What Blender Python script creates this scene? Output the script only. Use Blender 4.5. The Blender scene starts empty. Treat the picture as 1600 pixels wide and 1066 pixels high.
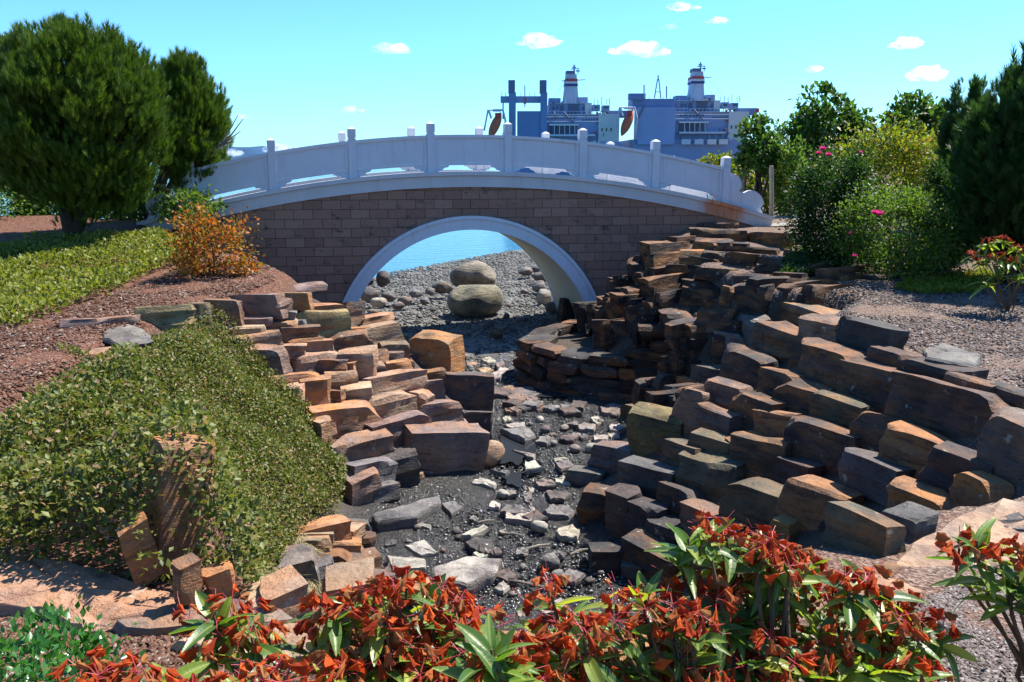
import bpy, math, random
import numpy as np
from mathutils import Matrix, Vector
R = math.radians
rng = np.random.default_rng(7)
random.seed(7)

# ------------------------------------------------------------------ camera, world, sun, exposure
F_PX, PITCH = 1300.0, R(12.3)          # focal length in px of the 1600 px wide photograph
CP, SP = math.cos(PITCH), math.sin(PITCH)
sc = bpy.context.scene
col = sc.collection
cam_d = bpy.data.cameras.new('camera'); cam = bpy.data.objects.new('camera', cam_d); col.objects.link(cam)
cam_d.sensor_width = 36; cam_d.lens = F_PX / 1600 * 36
cam_d.clip_start = 0.05; cam_d.clip_end = 60000
cam.location = (0, 0, 0); cam.rotation_euler = (math.pi / 2 - PITCH, 0, 0)
sc.camera = cam

SUN_AZ, SUN_EL = R(52), R(56)          # azimuth clockwise from +Y (view direction)
w = bpy.data.worlds.new('World'); sc.world = w; w.use_nodes = True
nt = w.node_tree; nt.nodes.clear()
sky = nt.nodes.new('ShaderNodeTexSky'); sky.sky_type = 'NISHITA'; sky.sun_disc = False
sky.sun_elevation = SUN_EL; sky.sun_rotation = SUN_AZ
sky.air_density = 1.0; sky.dust_density = 0.3; sky.ozone_density = 1.0
tint = nt.nodes.new('ShaderNodeMix'); tint.data_type = 'RGBA'; tint.blend_type = 'MULTIPLY'
tint.inputs[0].default_value = 1.0; tint.inputs[7].default_value = (0.48, 0.96, 1.42, 1)
bg = nt.nodes.new('ShaderNodeBackground'); bg.inputs[1].default_value = 0.077
wo = nt.nodes.new('ShaderNodeOutputWorld')
nt.links.new(sky.outputs[0], tint.inputs[6]); nt.links.new(tint.outputs[2], bg.inputs[0]); nt.links.new(bg.outputs[0], wo.inputs[0])

sun_d = bpy.data.lights.new('sun', 'SUN'); sun_d.energy = 5.0; sun_d.angle = R(0.53); sun_d.color = (1, 0.95, 0.86)
sun = bpy.data.objects.new('sun', sun_d); col.objects.link(sun); sun.location = (20, 20, 40)
sv = Vector((math.sin(SUN_AZ) * math.cos(SUN_EL), math.cos(SUN_AZ) * math.cos(SUN_EL), math.sin(SUN_EL)))
sun.rotation_euler = (-sv).to_track_quat('-Z', 'Y').to_euler()
vs = sc.view_settings; vs.view_transform = 'Standard'; vs.look = 'None'; vs.gamma = 1; vs.exposure = 1.25
vs.use_curve_mapping = False
sc.cycles.max_bounces = 8; sc.cycles.diffuse_bounces = 3; sc.cycles.transparent_max_bounces = 8
sc.cycles.volume_bounces = 6

# ------------------------------------------------------------------ pixel <-> place helpers (survey of the photograph)
def ray(px, py):
    xr = (px - 800) / F_PX; yr = -(py - 533) / F_PX
    return np.array([xr, CP + yr * SP, -SP + yr * CP])
def on_z(px, py, z):
    d = ray(px, py); return d * (z / d[2])
def at_y(px, py, Y):
    d = ray(px, py); return d * (Y / d[1])
def proj(P):
    P = np.asarray(P, float)
    d = P[..., 1] * CP - P[..., 2] * SP
    return 800 + F_PX * P[..., 0] / d, 533 - F_PX * (P[..., 1] * SP + P[..., 2] * CP) / d
def ppm(P):                              # pixels per metre at a point
    return F_PX / (P[1] * CP - P[2] * SP)
def inpoly(x, y, poly):
    x = np.asarray(x, float); y = np.asarray(y, float); ins = np.zeros(x.shape, bool); n = len(poly)
    for i in range(n):
        x0, y0 = poly[i]; x1, y1 = poly[(i + 1) % n]
        c = (y0 > y) != (y1 > y)
        if y1 != y0: ins ^= c & (x < (x1 - x0) * (y - y0) / (y1 - y0) + x0)
    return ins
def sdist(x, y, poly):
    d = np.full(np.shape(x), 1e9); n = len(poly)
    for i in range(n):
        a = np.array(poly[i]); b = np.array(poly[(i + 1) % n]); ab = b - a
        t = np.clip(((x - a[0]) * ab[0] + (y - a[1]) * ab[1]) / (ab @ ab), 0, 1)
        d = np.minimum(d, np.hypot(x - a[0] - t * ab[0], y - a[1] - t * ab[1]))
    return np.where(inpoly(x, y, poly), -d, d)
_ph = rng.uniform(0, 6.28, (40,)); _dr = rng.normal(size=(40, 3)); _dr /= np.linalg.norm(_dr, axis=1)[:, None]
def snoise(P, freq, o=0, k=7):           # cheap lumpy noise, about -1..1
    P = np.asarray(P, float); s = 0
    for i in range(k):
        j = (i + o * 3) % 40
        s = s + np.sin(P @ (_dr[j] * freq * (0.7 + 0.17 * i)) + _ph[(j * 7 + o) % 40] + o)
    return s / (k * 0.55)
def smooth(a, b, x):
    t = np.clip((x - a) / (b - a), 0, 1); return t * t * (3 - 2 * t)

# ------------------------------------------------------------------ mesh helpers
ORG = {}
def fast_mesh(name, V, Fc):
    me = bpy.data.meshes.new(name)
    V = np.asarray(V, np.float32).reshape(-1, 3)
    if isinstance(Fc, np.ndarray):
        n, q = Fc.shape
        me.vertices.add(len(V)); me.vertices.foreach_set('co', V.ravel())
        me.loops.add(n * q); me.loops.foreach_set('vertex_index', Fc.astype(np.int32).ravel())
        me.polygons.add(n)
        me.polygons.foreach_set('loop_start', np.arange(0, n * q, q, dtype=np.int32))
        me.polygons.foreach_set('loop_total', np.full(n, q, np.int32))
        me.update(calc_edges=True); me.validate()
    else:
        me.from_pydata(V.tolist(), [], [list(f) for f in Fc]); me.update()
    return me
def tag(o, label=None, cat=None, group=None, kind=None):
    if label: o['label'] = label
    if cat: o['category'] = cat
    if group: o['group'] = group
    if kind: o['kind'] = kind
    return o
def empty(name, loc, label=None, cat=None, group=None, kind=None):
    o = bpy.data.objects.new(name, None); col.objects.link(o); o.location = loc; o.empty_display_size = 0.2
    ORG[o] = np.array(loc, float)
    return tag(o, label, cat, group, kind)
def mk(name, V, Fc, mat, parent=None, org=None, sm=None, rot=None, color=None):
    """one mesh object from world-space vertices (rot: local frame of the piece)"""
    V = np.asarray(V, float).reshape(-1, 3)
    if org is None:
        if parent is not None: org = ORG[parent]
        else: org = np.array([V[:, 0].mean(), V[:, 1].mean(), V[:, 2].min()])
    org = np.array(org, float)
    L = V - org
    if rot is not None: L = L @ np.array(rot)          # rot columns = local axes in world
    me = fast_mesh(name, L, Fc)
    o = bpy.data.objects.new(name, me); col.objects.link(o); ORG[o] = org
    if mat: me.materials.append(M[mat] if isinstance(mat, str) else mat)
    loc = org - (ORG[parent] if parent is not None else 0)
    m = Matrix.Translation(loc)
    if rot is not None: m = m @ Matrix(np.array(rot).tolist()).to_4x4()
    o.matrix_basis = m
    if parent is not None: o.parent = parent
    if sm is not None:
        me.polygons.foreach_set('use_smooth', np.ones(len(me.polygons), bool))
        if sm < 179: me.set_sharp_from_angle(angle=R(sm))
    if color is not None: o.color = color
    return o
class MB:
    def __init__(s): s.v = []; s.f = []
    def add(s, V, Fc):
        b = len(s.v); s.v += [tuple(p) for p in V]; s.f += [tuple(b + i for i in f) for f in Fc]; return s
    def hexa(s, P): return s.add(P, [(0, 3, 2, 1), (4, 5, 6, 7), (0, 1, 5, 4), (1, 2, 6, 5), (2, 3, 7, 6), (3, 0, 4, 7)])
    def box(s, a, b):
        x0, y0, z0 = a; x1, y1, z1 = b
        return s.hexa([(x0, y0, z0), (x1, y0, z0), (x1, y1, z0), (x0, y1, z0), (x0, y0, z1), (x1, y0, z1), (x1, y1, z1), (x0, y1, z1)])
    def tube(s, pts, rad, n=6):
        pts = [Vector(p) for p in pts]; rad = rad if hasattr(rad, '__len__') else [rad] * len(pts)
        b = len(s.v); up = Vector((0.31, 0.12, 0.94))
        for i, p in enumerate(pts):
            t = (pts[min(i + 1, len(pts) - 1)] - pts[max(i - 1, 0)]).normalized()
            u = t.cross(up)
            if u.length < 1e-3: u = t.cross(Vector((1, 0, 0)))
            u.normalize(); v = t.cross(u)
            for k in range(n):
                a = 2 * math.pi * k / n; s.v.append(tuple(p + (u * math.cos(a) + v * math.sin(a)) * rad[i]))
        for i in range(len(pts) - 1):
            for k in range(n):
                k2 = (k + 1) % n; s.f.append((b + i * n + k, b + i * n + k2, b + (i + 1) * n + k2, b + (i + 1) * n + k))
        s.f.append(tuple(b + k for k in range(n))[::-1]); s.f.append(tuple(b + (len(pts) - 1) * n + k for k in range(n)))
        return s
    def build(s, name, mat, parent=None, **k): return mk(name, s.v, s.f, mat, parent, **k)
def scatter(tv, tf, P, Mx):
    """template verts/faces copied with matrices Mx (n,3,3) to points P (n,3) -> one vertex and face array"""
    tv = np.asarray(tv, float); tf = np.asarray(tf, int); n = len(P)
    V = np.einsum('nij,kj->nki', Mx, tv) + np.asarray(P)[:, None, :]
    Fc = tf[None] + (np.arange(n) * len(tv))[:, None, None]
    return V.reshape(-1, 3), Fc.reshape(-1, tf.shape[1])
def frames(D, size, roll=None):
    """matrices whose +Y axis is D, scaled by size"""
    D = np.asarray(D, float); D = D / np.linalg.norm(D, axis=1)[:, None]; n = len(D)
    A = rng.normal(size=(n, 3)); X = np.cross(A, D); X /= np.linalg.norm(X, axis=1)[:, None]; Z = np.cross(X, D)
    return np.stack([X, D, Z], axis=2) * np.asarray(size).reshape(-1, 1, 1)
def leafy_frames(D, Nn, size):
    """+Y along D, +Z near Nn"""
    D = D / np.linalg.norm(D, axis=1)[:, None]; X = np.cross(D, Nn); X /= np.linalg.norm(X, axis=1)[:, None] + 1e-9; Z = np.cross(X, D)
    return np.stack([X, D, Z], axis=2) * np.asarray(size).reshape(-1, 1, 1)

# ------------------------------------------------------------------ materials
M = {}
class N:
    def __init__(s, name):
        s.m = bpy.data.materials.new(name); s.m.use_nodes = True; s.t = s.m.node_tree; s.t.nodes.clear(); M[name] = s.m
        s.out = s.n('ShaderNodeOutputMaterial')
    def n(s, typ, **k):
        x = s.t.nodes.new(typ)
        for a, b in k.items(): setattr(x, a, b)
        return x
    def l(s, a, b): s.t.links.new(a, b)
    def coord(s, which='Object'): return s.n('ShaderNodeTexCoord').outputs[which]
    def mapv(s, v, scale=(1, 1, 1)):
        m = s.n('ShaderNodeMapping'); s.l(v, m.inputs[0]); m.inputs['Scale'].default_value = scale; return m.outputs[0]
    def noise(s, v, scale, detail=4, rough=0.6):
        x = s.n('ShaderNodeTexNoise'); s.l(v, x.inputs['Vector']); x.inputs['Scale'].default_value = scale
        x.inputs['Detail'].default_value = detail; x.inputs['Roughness'].default_value = rough; return x.outputs[0]
    def ramp(s, f, stops, interp='LINEAR'):
        r = s.n('ShaderNodeValToRGB'); r.color_ramp.interpolation = interp; e = r.color_ramp.elements
        while len(e) < len(stops): e.new(0.5)
        for i, (p, c) in enumerate(stops):
            e[i].position = p; e[i].color = (c, c, c, 1) if not hasattr(c, '__len__') else (*c[:3], 1)
        s.l(f, r.inputs[0]); return r.outputs[0]
    def mix(s, f, a, b, mode='MIX'):
        x = s.n('ShaderNodeMix', data_type='RGBA', blend_type=mode)
        for sock, val in ((x.inputs[0], f), (x.inputs[6], a), (x.inputs[7], b)):
            if hasattr(val, 'links') or isinstance(val, bpy.types.NodeSocket): s.l(val, sock)
            elif hasattr(val, '__len__'): sock.default_value = (*val[:3], 1)
            else: sock.default_value = val
        return x.outputs[2]
    def math(s, op, a, b=0.0):
        x = s.n('ShaderNodeMath', operation=op)
        for sock, val in ((x.inputs[0], a), (x.inputs[1], b)):
            if isinstance(val, bpy.types.NodeSocket): s.l(val, sock)
            else: sock.default_value = val
        return x.outputs[0]
    def bump(s, h, strength=0.5, dist=0.02, prev=None):
        b = s.n('ShaderNodeBump'); s.l(h, b.inputs['Height']); b.inputs['Strength'].default_value = strength; b.inputs['Distance'].default_value = dist
        if prev is not None: s.l(prev, b.inputs['Normal'])
        return b.outputs[0]
    def bsdf(s, color, rough=0.8, spec=0.3, normal=None, metal=0.0, **k):
        p = s.n('ShaderNodeBsdfPrincipled')
        for sock, val in ((p.inputs['Base Color'], color), (p.inputs['Roughness'], rough)):
            if isinstance(val, bpy.types.NodeSocket): s.l(val, sock)
            elif hasattr(val, '__len__'): sock.default_value = (*val[:3], 1)
            else: sock.default_value = val
        p.inputs['Specular IOR Level'].default_value = spec; p.inputs['Metallic'].default_value = metal
        if normal is not None: s.l(normal, p.inputs['Normal'])
        for a, b in k.items(): p.inputs[a].default_value = b
        return p.outputs[0]
    def done(s, sh): s.l(sh, s.out.inputs[0]); return s.m

def rock_mat(name, wet=False):
    a = N(name); oi = a.n('ShaderNodeObjectInfo'); co = a.coord()
    off = a.n('ShaderNodeVectorMath', operation='ADD'); a.l(co, off.inputs[0])
    sc_ = a.n('ShaderNodeVectorMath', operation='SCALE'); sc_.inputs[0].default_value = (37, 19, 53); a.l(oi.outputs['Random'], sc_.inputs['Scale'])
    a.l(sc_.outputs[0], off.inputs[1]); v = off.outputs[0]
    big = a.noise(v, 2.6, 5, 0.65); fine = a.noise(v, 26, 5, 0.7)
    strata = a.noise(a.mapv(v, (2.6, 2.6, 13)), 1.4, 5, 0.68)
    c = a.mix(a.ramp(big, [(0.3, 0.0), (0.7, 1.0)]), a.mix(1.0, oi.outputs['Color'], (0.45, 0.42, 0.46), 'MULTIPLY'), a.mix(1.0, oi.outputs['Color'], (1.5, 1.42, 1.3), 'MULTIPLY'))
    rustn = a.noise(a.mapv(v, (1.3, 1.3, 3.2)), 2.1, 4, 0.6)
    rf = a.math('MULTIPLY', a.ramp(rustn, [(0.42, 0.0), (0.62, 1.0)]), oi.outputs['Alpha'])
    c = a.mix(rf, c, (0.42, 0.17, 0.045))
    c = a.mix(a.math('MULTIPLY', a.ramp(strata, [(0.36, 1.0), (0.47, 0.0)]), 0.6), c, a.mix(1.0, c, (0.28, 0.26, 0.27), 'MULTIPLY'))
    c = a.mix(a.ramp(fine, [(0.3, 0.45), (0.5, 0.0)]), c, a.mix(1.0, c, (0.4, 0.4, 0.42), 'MULTIPLY'))
    lich = a.noise(v, 7.5, 3, 0.6)
    c = a.mix(a.ramp(lich, [(0.66, 0.0), (0.72, 0.5)]), c, (0.42, 0.40, 0.33))
    nb = a.bump(strata, 0.8, 0.045); nb = a.bump(fine, 0.8, 0.022, nb); nb = a.bump(big, 0.5, 0.05, nb)
    a.done(a.bsdf(c, 0.75 if not wet else 0.35, 0.3, nb))
rock_mat('rock'); 

def flat_mat(name, color, rough=0.6, spec=0.3, var=0.15, scale=3.0, bump=0.0, metal=0.0):
    color = [x * .72 for x in color]; a = N(name); v = a.coord(); n_ = a.noise(v, scale, 5, 0.65)
    c = a.mix(a.ramp(n_, [(0.3, 0.0), (0.75, 1.0)]), [x * (1 - var) for x in color], [min(1, x * (1 + var)) for x in color])
    nb = a.bump(a.noise(v, scale * 9, 4), 0.5, bump) if bump else None
    a.done(a.bsdf(c, rough, spec, nb, metal)); return a.m

def leaf_mat(name, c0, c1, trans=0.45, tcol=None, rough=0.5, spec=0.25, c2=None):
    q_ = .36 if 'wet' in name else .45 if ('chip' in name or 'pebble' in name) else .78
    c0, c1, c2 = [None if c is None else tuple(x * q_ for x in c) for c in (c0, c1, c2)]
    a = N(name); g = a.n('ShaderNodeNewGeometry')
    stops = [(0.0, c0), (0.75, c1)] + ([(0.86, c1), (0.93, c2)] if c2 else [])
    c = a.ramp(g.outputs['Random Per Island'], stops)
    p = a.bsdf(c, rough, spec)
    t = a.n('ShaderNodeBsdfTranslucent'); tc = a.mix(1.0, c, tcol or (1.5, 1.6, 0.6), 'MULTIPLY'); a.l(tc, t.inputs[0])
    m = a.n('ShaderNodeMixShader'); m.inputs[0].default_value = trans; a.l(p, m.inputs[1]); a.l(t.outputs[0], m.inputs[2])
    a.done(m.outputs[0])
leaf_mat('pine_needles', (0.03, 0.075, 0.01), (0.13, 0.21, 0.025), 0.22)
leaf_mat('pine_needles_dark', (0.03, 0.075, 0.02), (0.055, 0.12, 0.03), 0.3)
leaf_mat('ivy_leaf', (0.06, 0.095, 0.018), (0.20, 0.21, 0.045), 0.3, c2=(0.36, 0.22, 0.12))
leaf_mat('cover_leaf', (0.12, 0.16, 0.02), (0.26, 0.27, 0.045), 0.35)
leaf_mat('rose_leaf', (0.02, 0.055, 0.012), (0.045, 0.10, 0.02), 0.35)
leaf_mat('yellow_leaf', (0.11, 0.17, 0.02), (0.23, 0.25, 0.03), 0.45, c2=(0.30, 0.17, 0.03))
leaf_mat('fresh_leaf', (0.06, 0.125, 0.022), (0.135, 0.21, 0.04), 0.45)
leaf_mat('tree_leaf', (0.035, 0.09, 0.015), (0.08, 0.15, 0.025), 0.4)
leaf_mat('red_leaf', (0.15, 0.19, 0.03), (0.56, 0.17, 0.03), 0.45, (1.4, 1.1, 0.5), c2=(0.16, 0.2, 0.03))
leaf_mat('gloss_leaf', (0.03, 0.13, 0.02), (0.07, 0.22, 0.04), 0.35, rough=0.3, spec=0.5)
leaf_mat('wilted', (0.34, 0.035, 0.014), (0.66, 0.13, 0.025), 0.35, (1.5, 1.0, 0.5), 0.75, 0.1, c2=(0.40, 0.17, 0.06))
leaf_mat('stamen', (0.32, 0.03, 0.04), (0.45, 0.06, 0.07), 0.2, (1, 1, 1))
leaf_mat('pink_petal', (0.62, 0.03, 0.22), (0.75, 0.06, 0.32), 0.4, (1.2, 1, 1))
leaf_mat('dry_grass', (0.30, 0.24, 0.11), (0.42, 0.34, 0.18), 0.3, (1, 1, 1))
leaf_mat('bark_chip', (0.15, 0.06, 0.035), (0.34, 0.18, 0.12), 0.0, c2=(0.50, 0.42, 0.36), rough=0.9)
leaf_mat('bark_chip_grey', (0.14, 0.10, 0.085), (0.36, 0.29, 0.26), 0.0, c2=(0.52, 0.48, 0.45), rough=0.9)
leaf_mat('pebble', (0.13, 0.125, 0.12), (0.31, 0.30, 0.27), 0.0, c2=(0.45, 0.44, 0.40), rough=0.8)
leaf_mat('wet_pebble', (0.05, 0.047, 0.047), (0.14, 0.13, 0.12), 0.0, c2=(0.34, 0.33, 0.30), rough=0.18, spec=0.7)
def rhodo_leaf():
    a = N('rhododendron_leaf'); oi = a.n('ShaderNodeObjectInfo'); co = a.coord()
    sx = a.n('ShaderNodeSeparateXYZ'); a.l(co, sx.inputs[0])
    rib = a.ramp(a.math('ABSOLUTE', sx.outputs[0]), [(0.0, 1.0), (0.0022, 0.0)])
    c = a.ramp(oi.outputs['Random'], [(0.0, (0.055, 0.12, 0.025)), (0.55, (0.10, 0.19, 0.03)), (0.85, (0.24, 0.30, 0.04)), (1.0, (0.33, 0.36, 0.05))])
    c = a.mix(a.math('MULTIPLY', rib, 0.5), c, (0.40, 0.42, 0.12))
    c = a.mix(a.ramp(a.noise(co, 55, 3), [(0.6, 0.0), (0.72, 0.5)]), c, (0.30, 0.22, 0.05))
    p = a.bsdf(c, 0.38, 0.45, a.bump(a.noise(a.mapv(co, (1, 3, 1)), 60, 2), 0.25, 0.004))
    t = a.n('ShaderNodeBsdfTranslucent'); a.l(a.mix(1.0, c, (1.7, 1.7, 0.5), 'MULTIPLY'), t.inputs[0])
    m = a.n('ShaderNodeMixShader'); m.inputs[0].default_value = 0.42; a.l(p, m.inputs[1]); a.l(t.outputs[0], m.inputs[2]); a.done(m.outputs[0])
rhodo_leaf()
flat_mat('bark', (0.075, 0.055, 0.042), 0.9, 0.1, 0.3, 9, 0.02)
flat_mat('twig', (0.16, 0.10, 0.06), 0.9, 0.1, 0.3, 9)
flat_mat('post_wood', (0.30, 0.26, 0.21), 0.9, 0.1, 0.25, 6, 0.01)
flat_mat('fence_wood', (0.20, 0.15, 0.10), 0.9, 0.1, 0.3, 5, 0.01)

def white_concrete(name, base, stain=0.5):
    a = N(name); v = a.coord(); n_ = a.noise(v, 1.3, 6, 0.7); f = a.noise(v, 40, 4)
    streak = a.noise(a.mapv(v, (7, 7, 0.7)), 1.5, 5, 0.65)
    c = a.mix(a.ramp(n_, [(0.35, 0.0), (0.8, 1.0)]), base, [x * 0.86 for x in base])
    c = a.mix(a.math('MULTIPLY', a.ramp(streak, [(0.56, 0.0), (0.74, 1.0)]), stain), c, (0.30, 0.27, 0.23))
    a.done(a.bsdf(c, 0.65, 0.3, a.bump(f, 0.25, 0.004)))
white_concrete('white_paint', (0.58, 0.60, 0.66), 0.4); white_concrete('arch_paint', (0.55, 0.50, 0.38), 0.3)
white_concrete('deck_concrete', (0.62, 0.60, 0.55), 0.2)
def beam_mat():
    a = N('beam_paint'); v = a.coord(); s = a.n('ShaderNodeSeparateXYZ'); a.l(v, s.inputs[0])
    n_ = a.noise(v, 1.3, 6, 0.7); streak = a.noise(a.mapv(v, (6, 6, 0.8)), 1.5, 5, 0.65)
    c = a.mix(a.ramp(n_, [(0.35, 0.0), (0.8, 1.0)]), (0.52, 0.52, 0.54), (0.43, 0.43, 0.45))
    c = a.mix(a.math('MULTIPLY', a.ramp(streak, [(0.56, 0.0), (0.74, 1.0)]), 0.35), c, (0.30, 0.27, 0.23))
    # rust running out of the right end of the edge beam
    x = a.math('ADD', s.outputs[0], a.math('MULTIPLY', a.noise(v, 3.5, 4), 0.5))
    band = a.math('MULTIPLY', a.ramp(a.math('DIVIDE', a.math('SUBTRACT', x, 5.35), 1.3), [(0.0, 0.0), (0.3, 1.0), (0.75, 0.9), (1.0, 0.0)]), a.ramp(streak, [(0.3, 0.65), (0.6, 1.0)]))
    c = a.mix(band, c, a.mix(a.noise(v, 5, 3), (0.60, 0.17, 0.02), (0.30, 0.10, 0.03)))
    a.done(a.bsdf(c, 0.65, 0.3, a.bump(a.noise(v, 40, 4), 0.25, 0.004)))
beam_mat()
def brick_mat():
    a = N('block'); oi = a.n('ShaderNodeObjectInfo'); v = a.coord('Object'); geo = a.n('ShaderNodeNewGeometry'); wv = geo.outputs['Position']
    c = a.ramp(oi.outputs['Random'], [(0.0, (0.245, 0.135, 0.098)), (0.5, (0.29, 0.16, 0.118)), (1.0, (0.33, 0.19, 0.14))])
    f = a.noise(wv, 45, 5, 0.7); b_ = a.noise(wv, 2.2, 6, 0.7); st = a.noise(a.mapv(wv, (2.2, 2.2, 5)), 1.3, 6, 0.75)
    c = a.mix(a.ramp(f, [(0.35, 0.5), (0.55, 0.0)]), c, a.mix(1.0, c, (0.55, 0.55, 0.55), 'MULTIPLY'))
    c = a.mix(a.ramp(st, [(0.57, 0.0), (0.66, 0.85)]), c, (0.055, 0.05, 0.048))
    c = a.mix(a.ramp(b_, [(0.62, 0.0), (0.8, 0.35)]), c, (0.36, 0.31, 0.26))
    a.done(a.bsdf(c, 0.9, 0.15, a.bump(f, 0.6, 0.012)))
brick_mat(); flat_mat('mortar', (0.10, 0.08, 0.07), 0.95, 0.1, 0.25, 8, 0.01)

def ground_mat():
    a = N('ground'); g = a.n('ShaderNodeNewGeometry'); P = g.outputs['Position']
    at = a.n('ShaderNodeAttribute', attribute_name='zone'); sp = a.n('ShaderNodeSeparateColor'); a.l(at.outputs['Color'], sp.inputs[0])
    vor = a.n('ShaderNodeTexVoronoi'); a.l(P, vor.inputs['Vector']); vor.inputs['Scale'].default_value = 55
    vor2 = a.n('ShaderNodeTexVoronoi'); a.l(P, vor2.inputs['Vector']); vor2.inputs['Scale'].default_value = 20
    cs = a.n('ShaderNodeSeparateColor'); a.l(vor.outputs['Color'], cs.inputs[0]); cs2 = a.n('ShaderNodeSeparateColor'); a.l(vor2.outputs['Color'], cs2.inputs[0])
    lo = a.noise(P, 0.9, 5, 0.65); md = a.noise(P, 7, 4)
    mul = a.ramp(cs.outputs[0], [(0.0, (0.10, 0.042, 0.025)), (0.5, (0.22, 0.10, 0.06)), (0.85, (0.30, 0.165, 0.11)), (1.0, (0.42, 0.33, 0.28))])
    mulg = a.ramp(cs.outputs[0], [(0.0, (0.12, 0.09, 0.075)), (0.5, (0.25, 0.20, 0.17)), (0.85, (0.36, 0.31, 0.28)), (1.0, (0.50, 0.47, 0.44))])
    sx = a.n('ShaderNodeSeparateXYZ'); a.l(P, sx.inputs[0])
    gf = a.ramp(a.math('ADD', a.math('MULTIPLY', sx.outputs[0], 0.12), lo), [(0.45, 0.0), (0.85, 0.9)])
    mul = a.mix(gf, mul, mulg)
    mul = a.mix(a.ramp(a.noise(P, 1.4, 4), [(0.66, 0.0), (0.74, 0.7)]), mul, (0.23, 0.20, 0.04))
    mud = a.mix(md, (0.045, 0.04, 0.038), (0.11, 0.10, 0.09)); mud = a.mix(a.ramp(cs.outputs[1], [(0.6, 0.0), (1.0, 0.6)]), mud, (0.17, 0.16, 0.15))
    grav = a.ramp(cs2.outputs[0], [(0.0, (0.13, 0.125, 0.115)), (0.6, (0.24, 0.23, 0.21)), (1.0, (0.37, 0.36, 0.33))])
    grav = a.mix(a.ramp(md, [(0.4, 0.0), (0.7, 0.5)]), grav, (0.19, 0.18, 0.16))
    soil = a.mix(md, (0.045, 0.033, 0.026), (0.10, 0.075, 0.055))
    mul = a.mix(1.0, mul, (.60, .49, .42), 'MULTIPLY'); grav = a.mix(1.0, grav, (.6, .6, .6), 'MULTIPLY'); mud = a.mix(1.0, mud, (.42, .42, .42), 'MULTIPLY')
    c = a.mix(sp.outputs[0], soil, mul); c = a.mix(sp.outputs[1], c, mud); c = a.mix(sp.outputs[2], c, grav)
    nb = a.bump(vor.outputs['Distance'], 0.9, 0.02); nb = a.bump(a.noise(P, 90, 3), 0.6, 0.012, nb)
    rough = a.mix(sp.outputs[1], (0.95, 0.95, 0.95), (0.13, 0.13, 0.13))
    p = a.n('ShaderNodeBsdfPrincipled'); a.l(c, p.inputs['Base Color']); a.l(rough, p.inputs['Roughness']); a.l(nb, p.inputs['Normal']); p.inputs['Specular IOR Level'].default_value = 0.35
    a.done(p.outputs[0])
ground_mat()
def water_mat(name, col_, scale, dist, strength):
    a = N(name); g = a.n('ShaderNodeNewGeometry'); P = a.mapv(g.outputs['Position'], (1, 2.2, 1))
    n_ = a.noise(P, scale, 4, 0.6)
    a.done(a.bsdf(col_, 0.08, 0.5, a.bump(n_, strength, dist), IOR=1.33))
water_mat('sea', (0.03, 0.13, 0.19), 0.9, 0.12, 0.5); water_mat('puddle', (0.02, 0.022, 0.025), 6, 0.004, 0.15)

# ------------------------------------------------------------------ terrain
OB = np.array([-0.9, 18.25]); TH, SK = R(8.0), R(14.5)       # bridge: middle of the near face, its bearing, skew of the passage
BS = np.array([math.cos(TH), math.sin(TH)]); BW = np.array([-math.sin(SK), math.cos(SK)])
def BR(s, w_, z): p = OB + s * BS + w_ * BW; return (p[0], p[1], z)
WB = 2.75
def pl(px, py): q = on_z(px, py, -4.0); return (q[0], q[1])
BACKW = [pl(800, 592), pl(850, 610), pl(905, 622), pl(985, 630), pl(1056, 634)]   # foot of the wall right of the arch
arch_l0, arch_l1 = BR(-2.75, -0.1, 0)[:2], BR(-2.75, WB + .2, 0)[:2]
arch_r0, arch_r1 = BR(3.1, -0.35, 0)[:2], BR(2.75, WB + .2, 0)[:2]
BED = [(-0.1, 3.85), (-0.75, 4.2), (-1.15, 5.2), pl(560, 900), pl(590, 800), pl(655, 768), pl(752, 738), pl(772, 660), pl(768, 622), pl(705, 588), (-2.3, 17.0),
       arch_l0, arch_l1, (-9, 22.5), (-40, 23.5), (-400, 23.5), (-400, 400), (60, 400), (34, 90), (13, 48), (6.5, 31), (4.2, 23.5), arch_r1, arch_r0,
       (0.55, 16.6)] + BACKW + [pl(1000, 668), pl(935, 712), pl(905, 770), pl(925, 850), pl(1000, 905), (1.15, 5.6), (.9, 4.5), (.45, 3.95)]
def plateau(x, y):
    zl = np.interp(y, [-60, 0, 4, 8, 13, 16.5, 19, 24], [-1.7, -1.75, -1.9, -1.95, -1.75, -1.35, -1.1, -1.1])
    zr = np.interp(y, [-60, 0, 3, 5, 6, 9, 13, 17, 20, 30], [-1.7, -1.7, -1.85, -2.15, -2.05, -1.95, -1.85, -1.6, -1.45, -1.45])
    t = smooth(-1.5, 1.5, x); return zl * (1 - t) + zr * t
def beach_z(x, y):
    d = ((x + 5) * 9 - (y - 31) * 5) / 10.3
    return np.clip(-4.35 + 0.045 * d, -9, -3.6)
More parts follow.
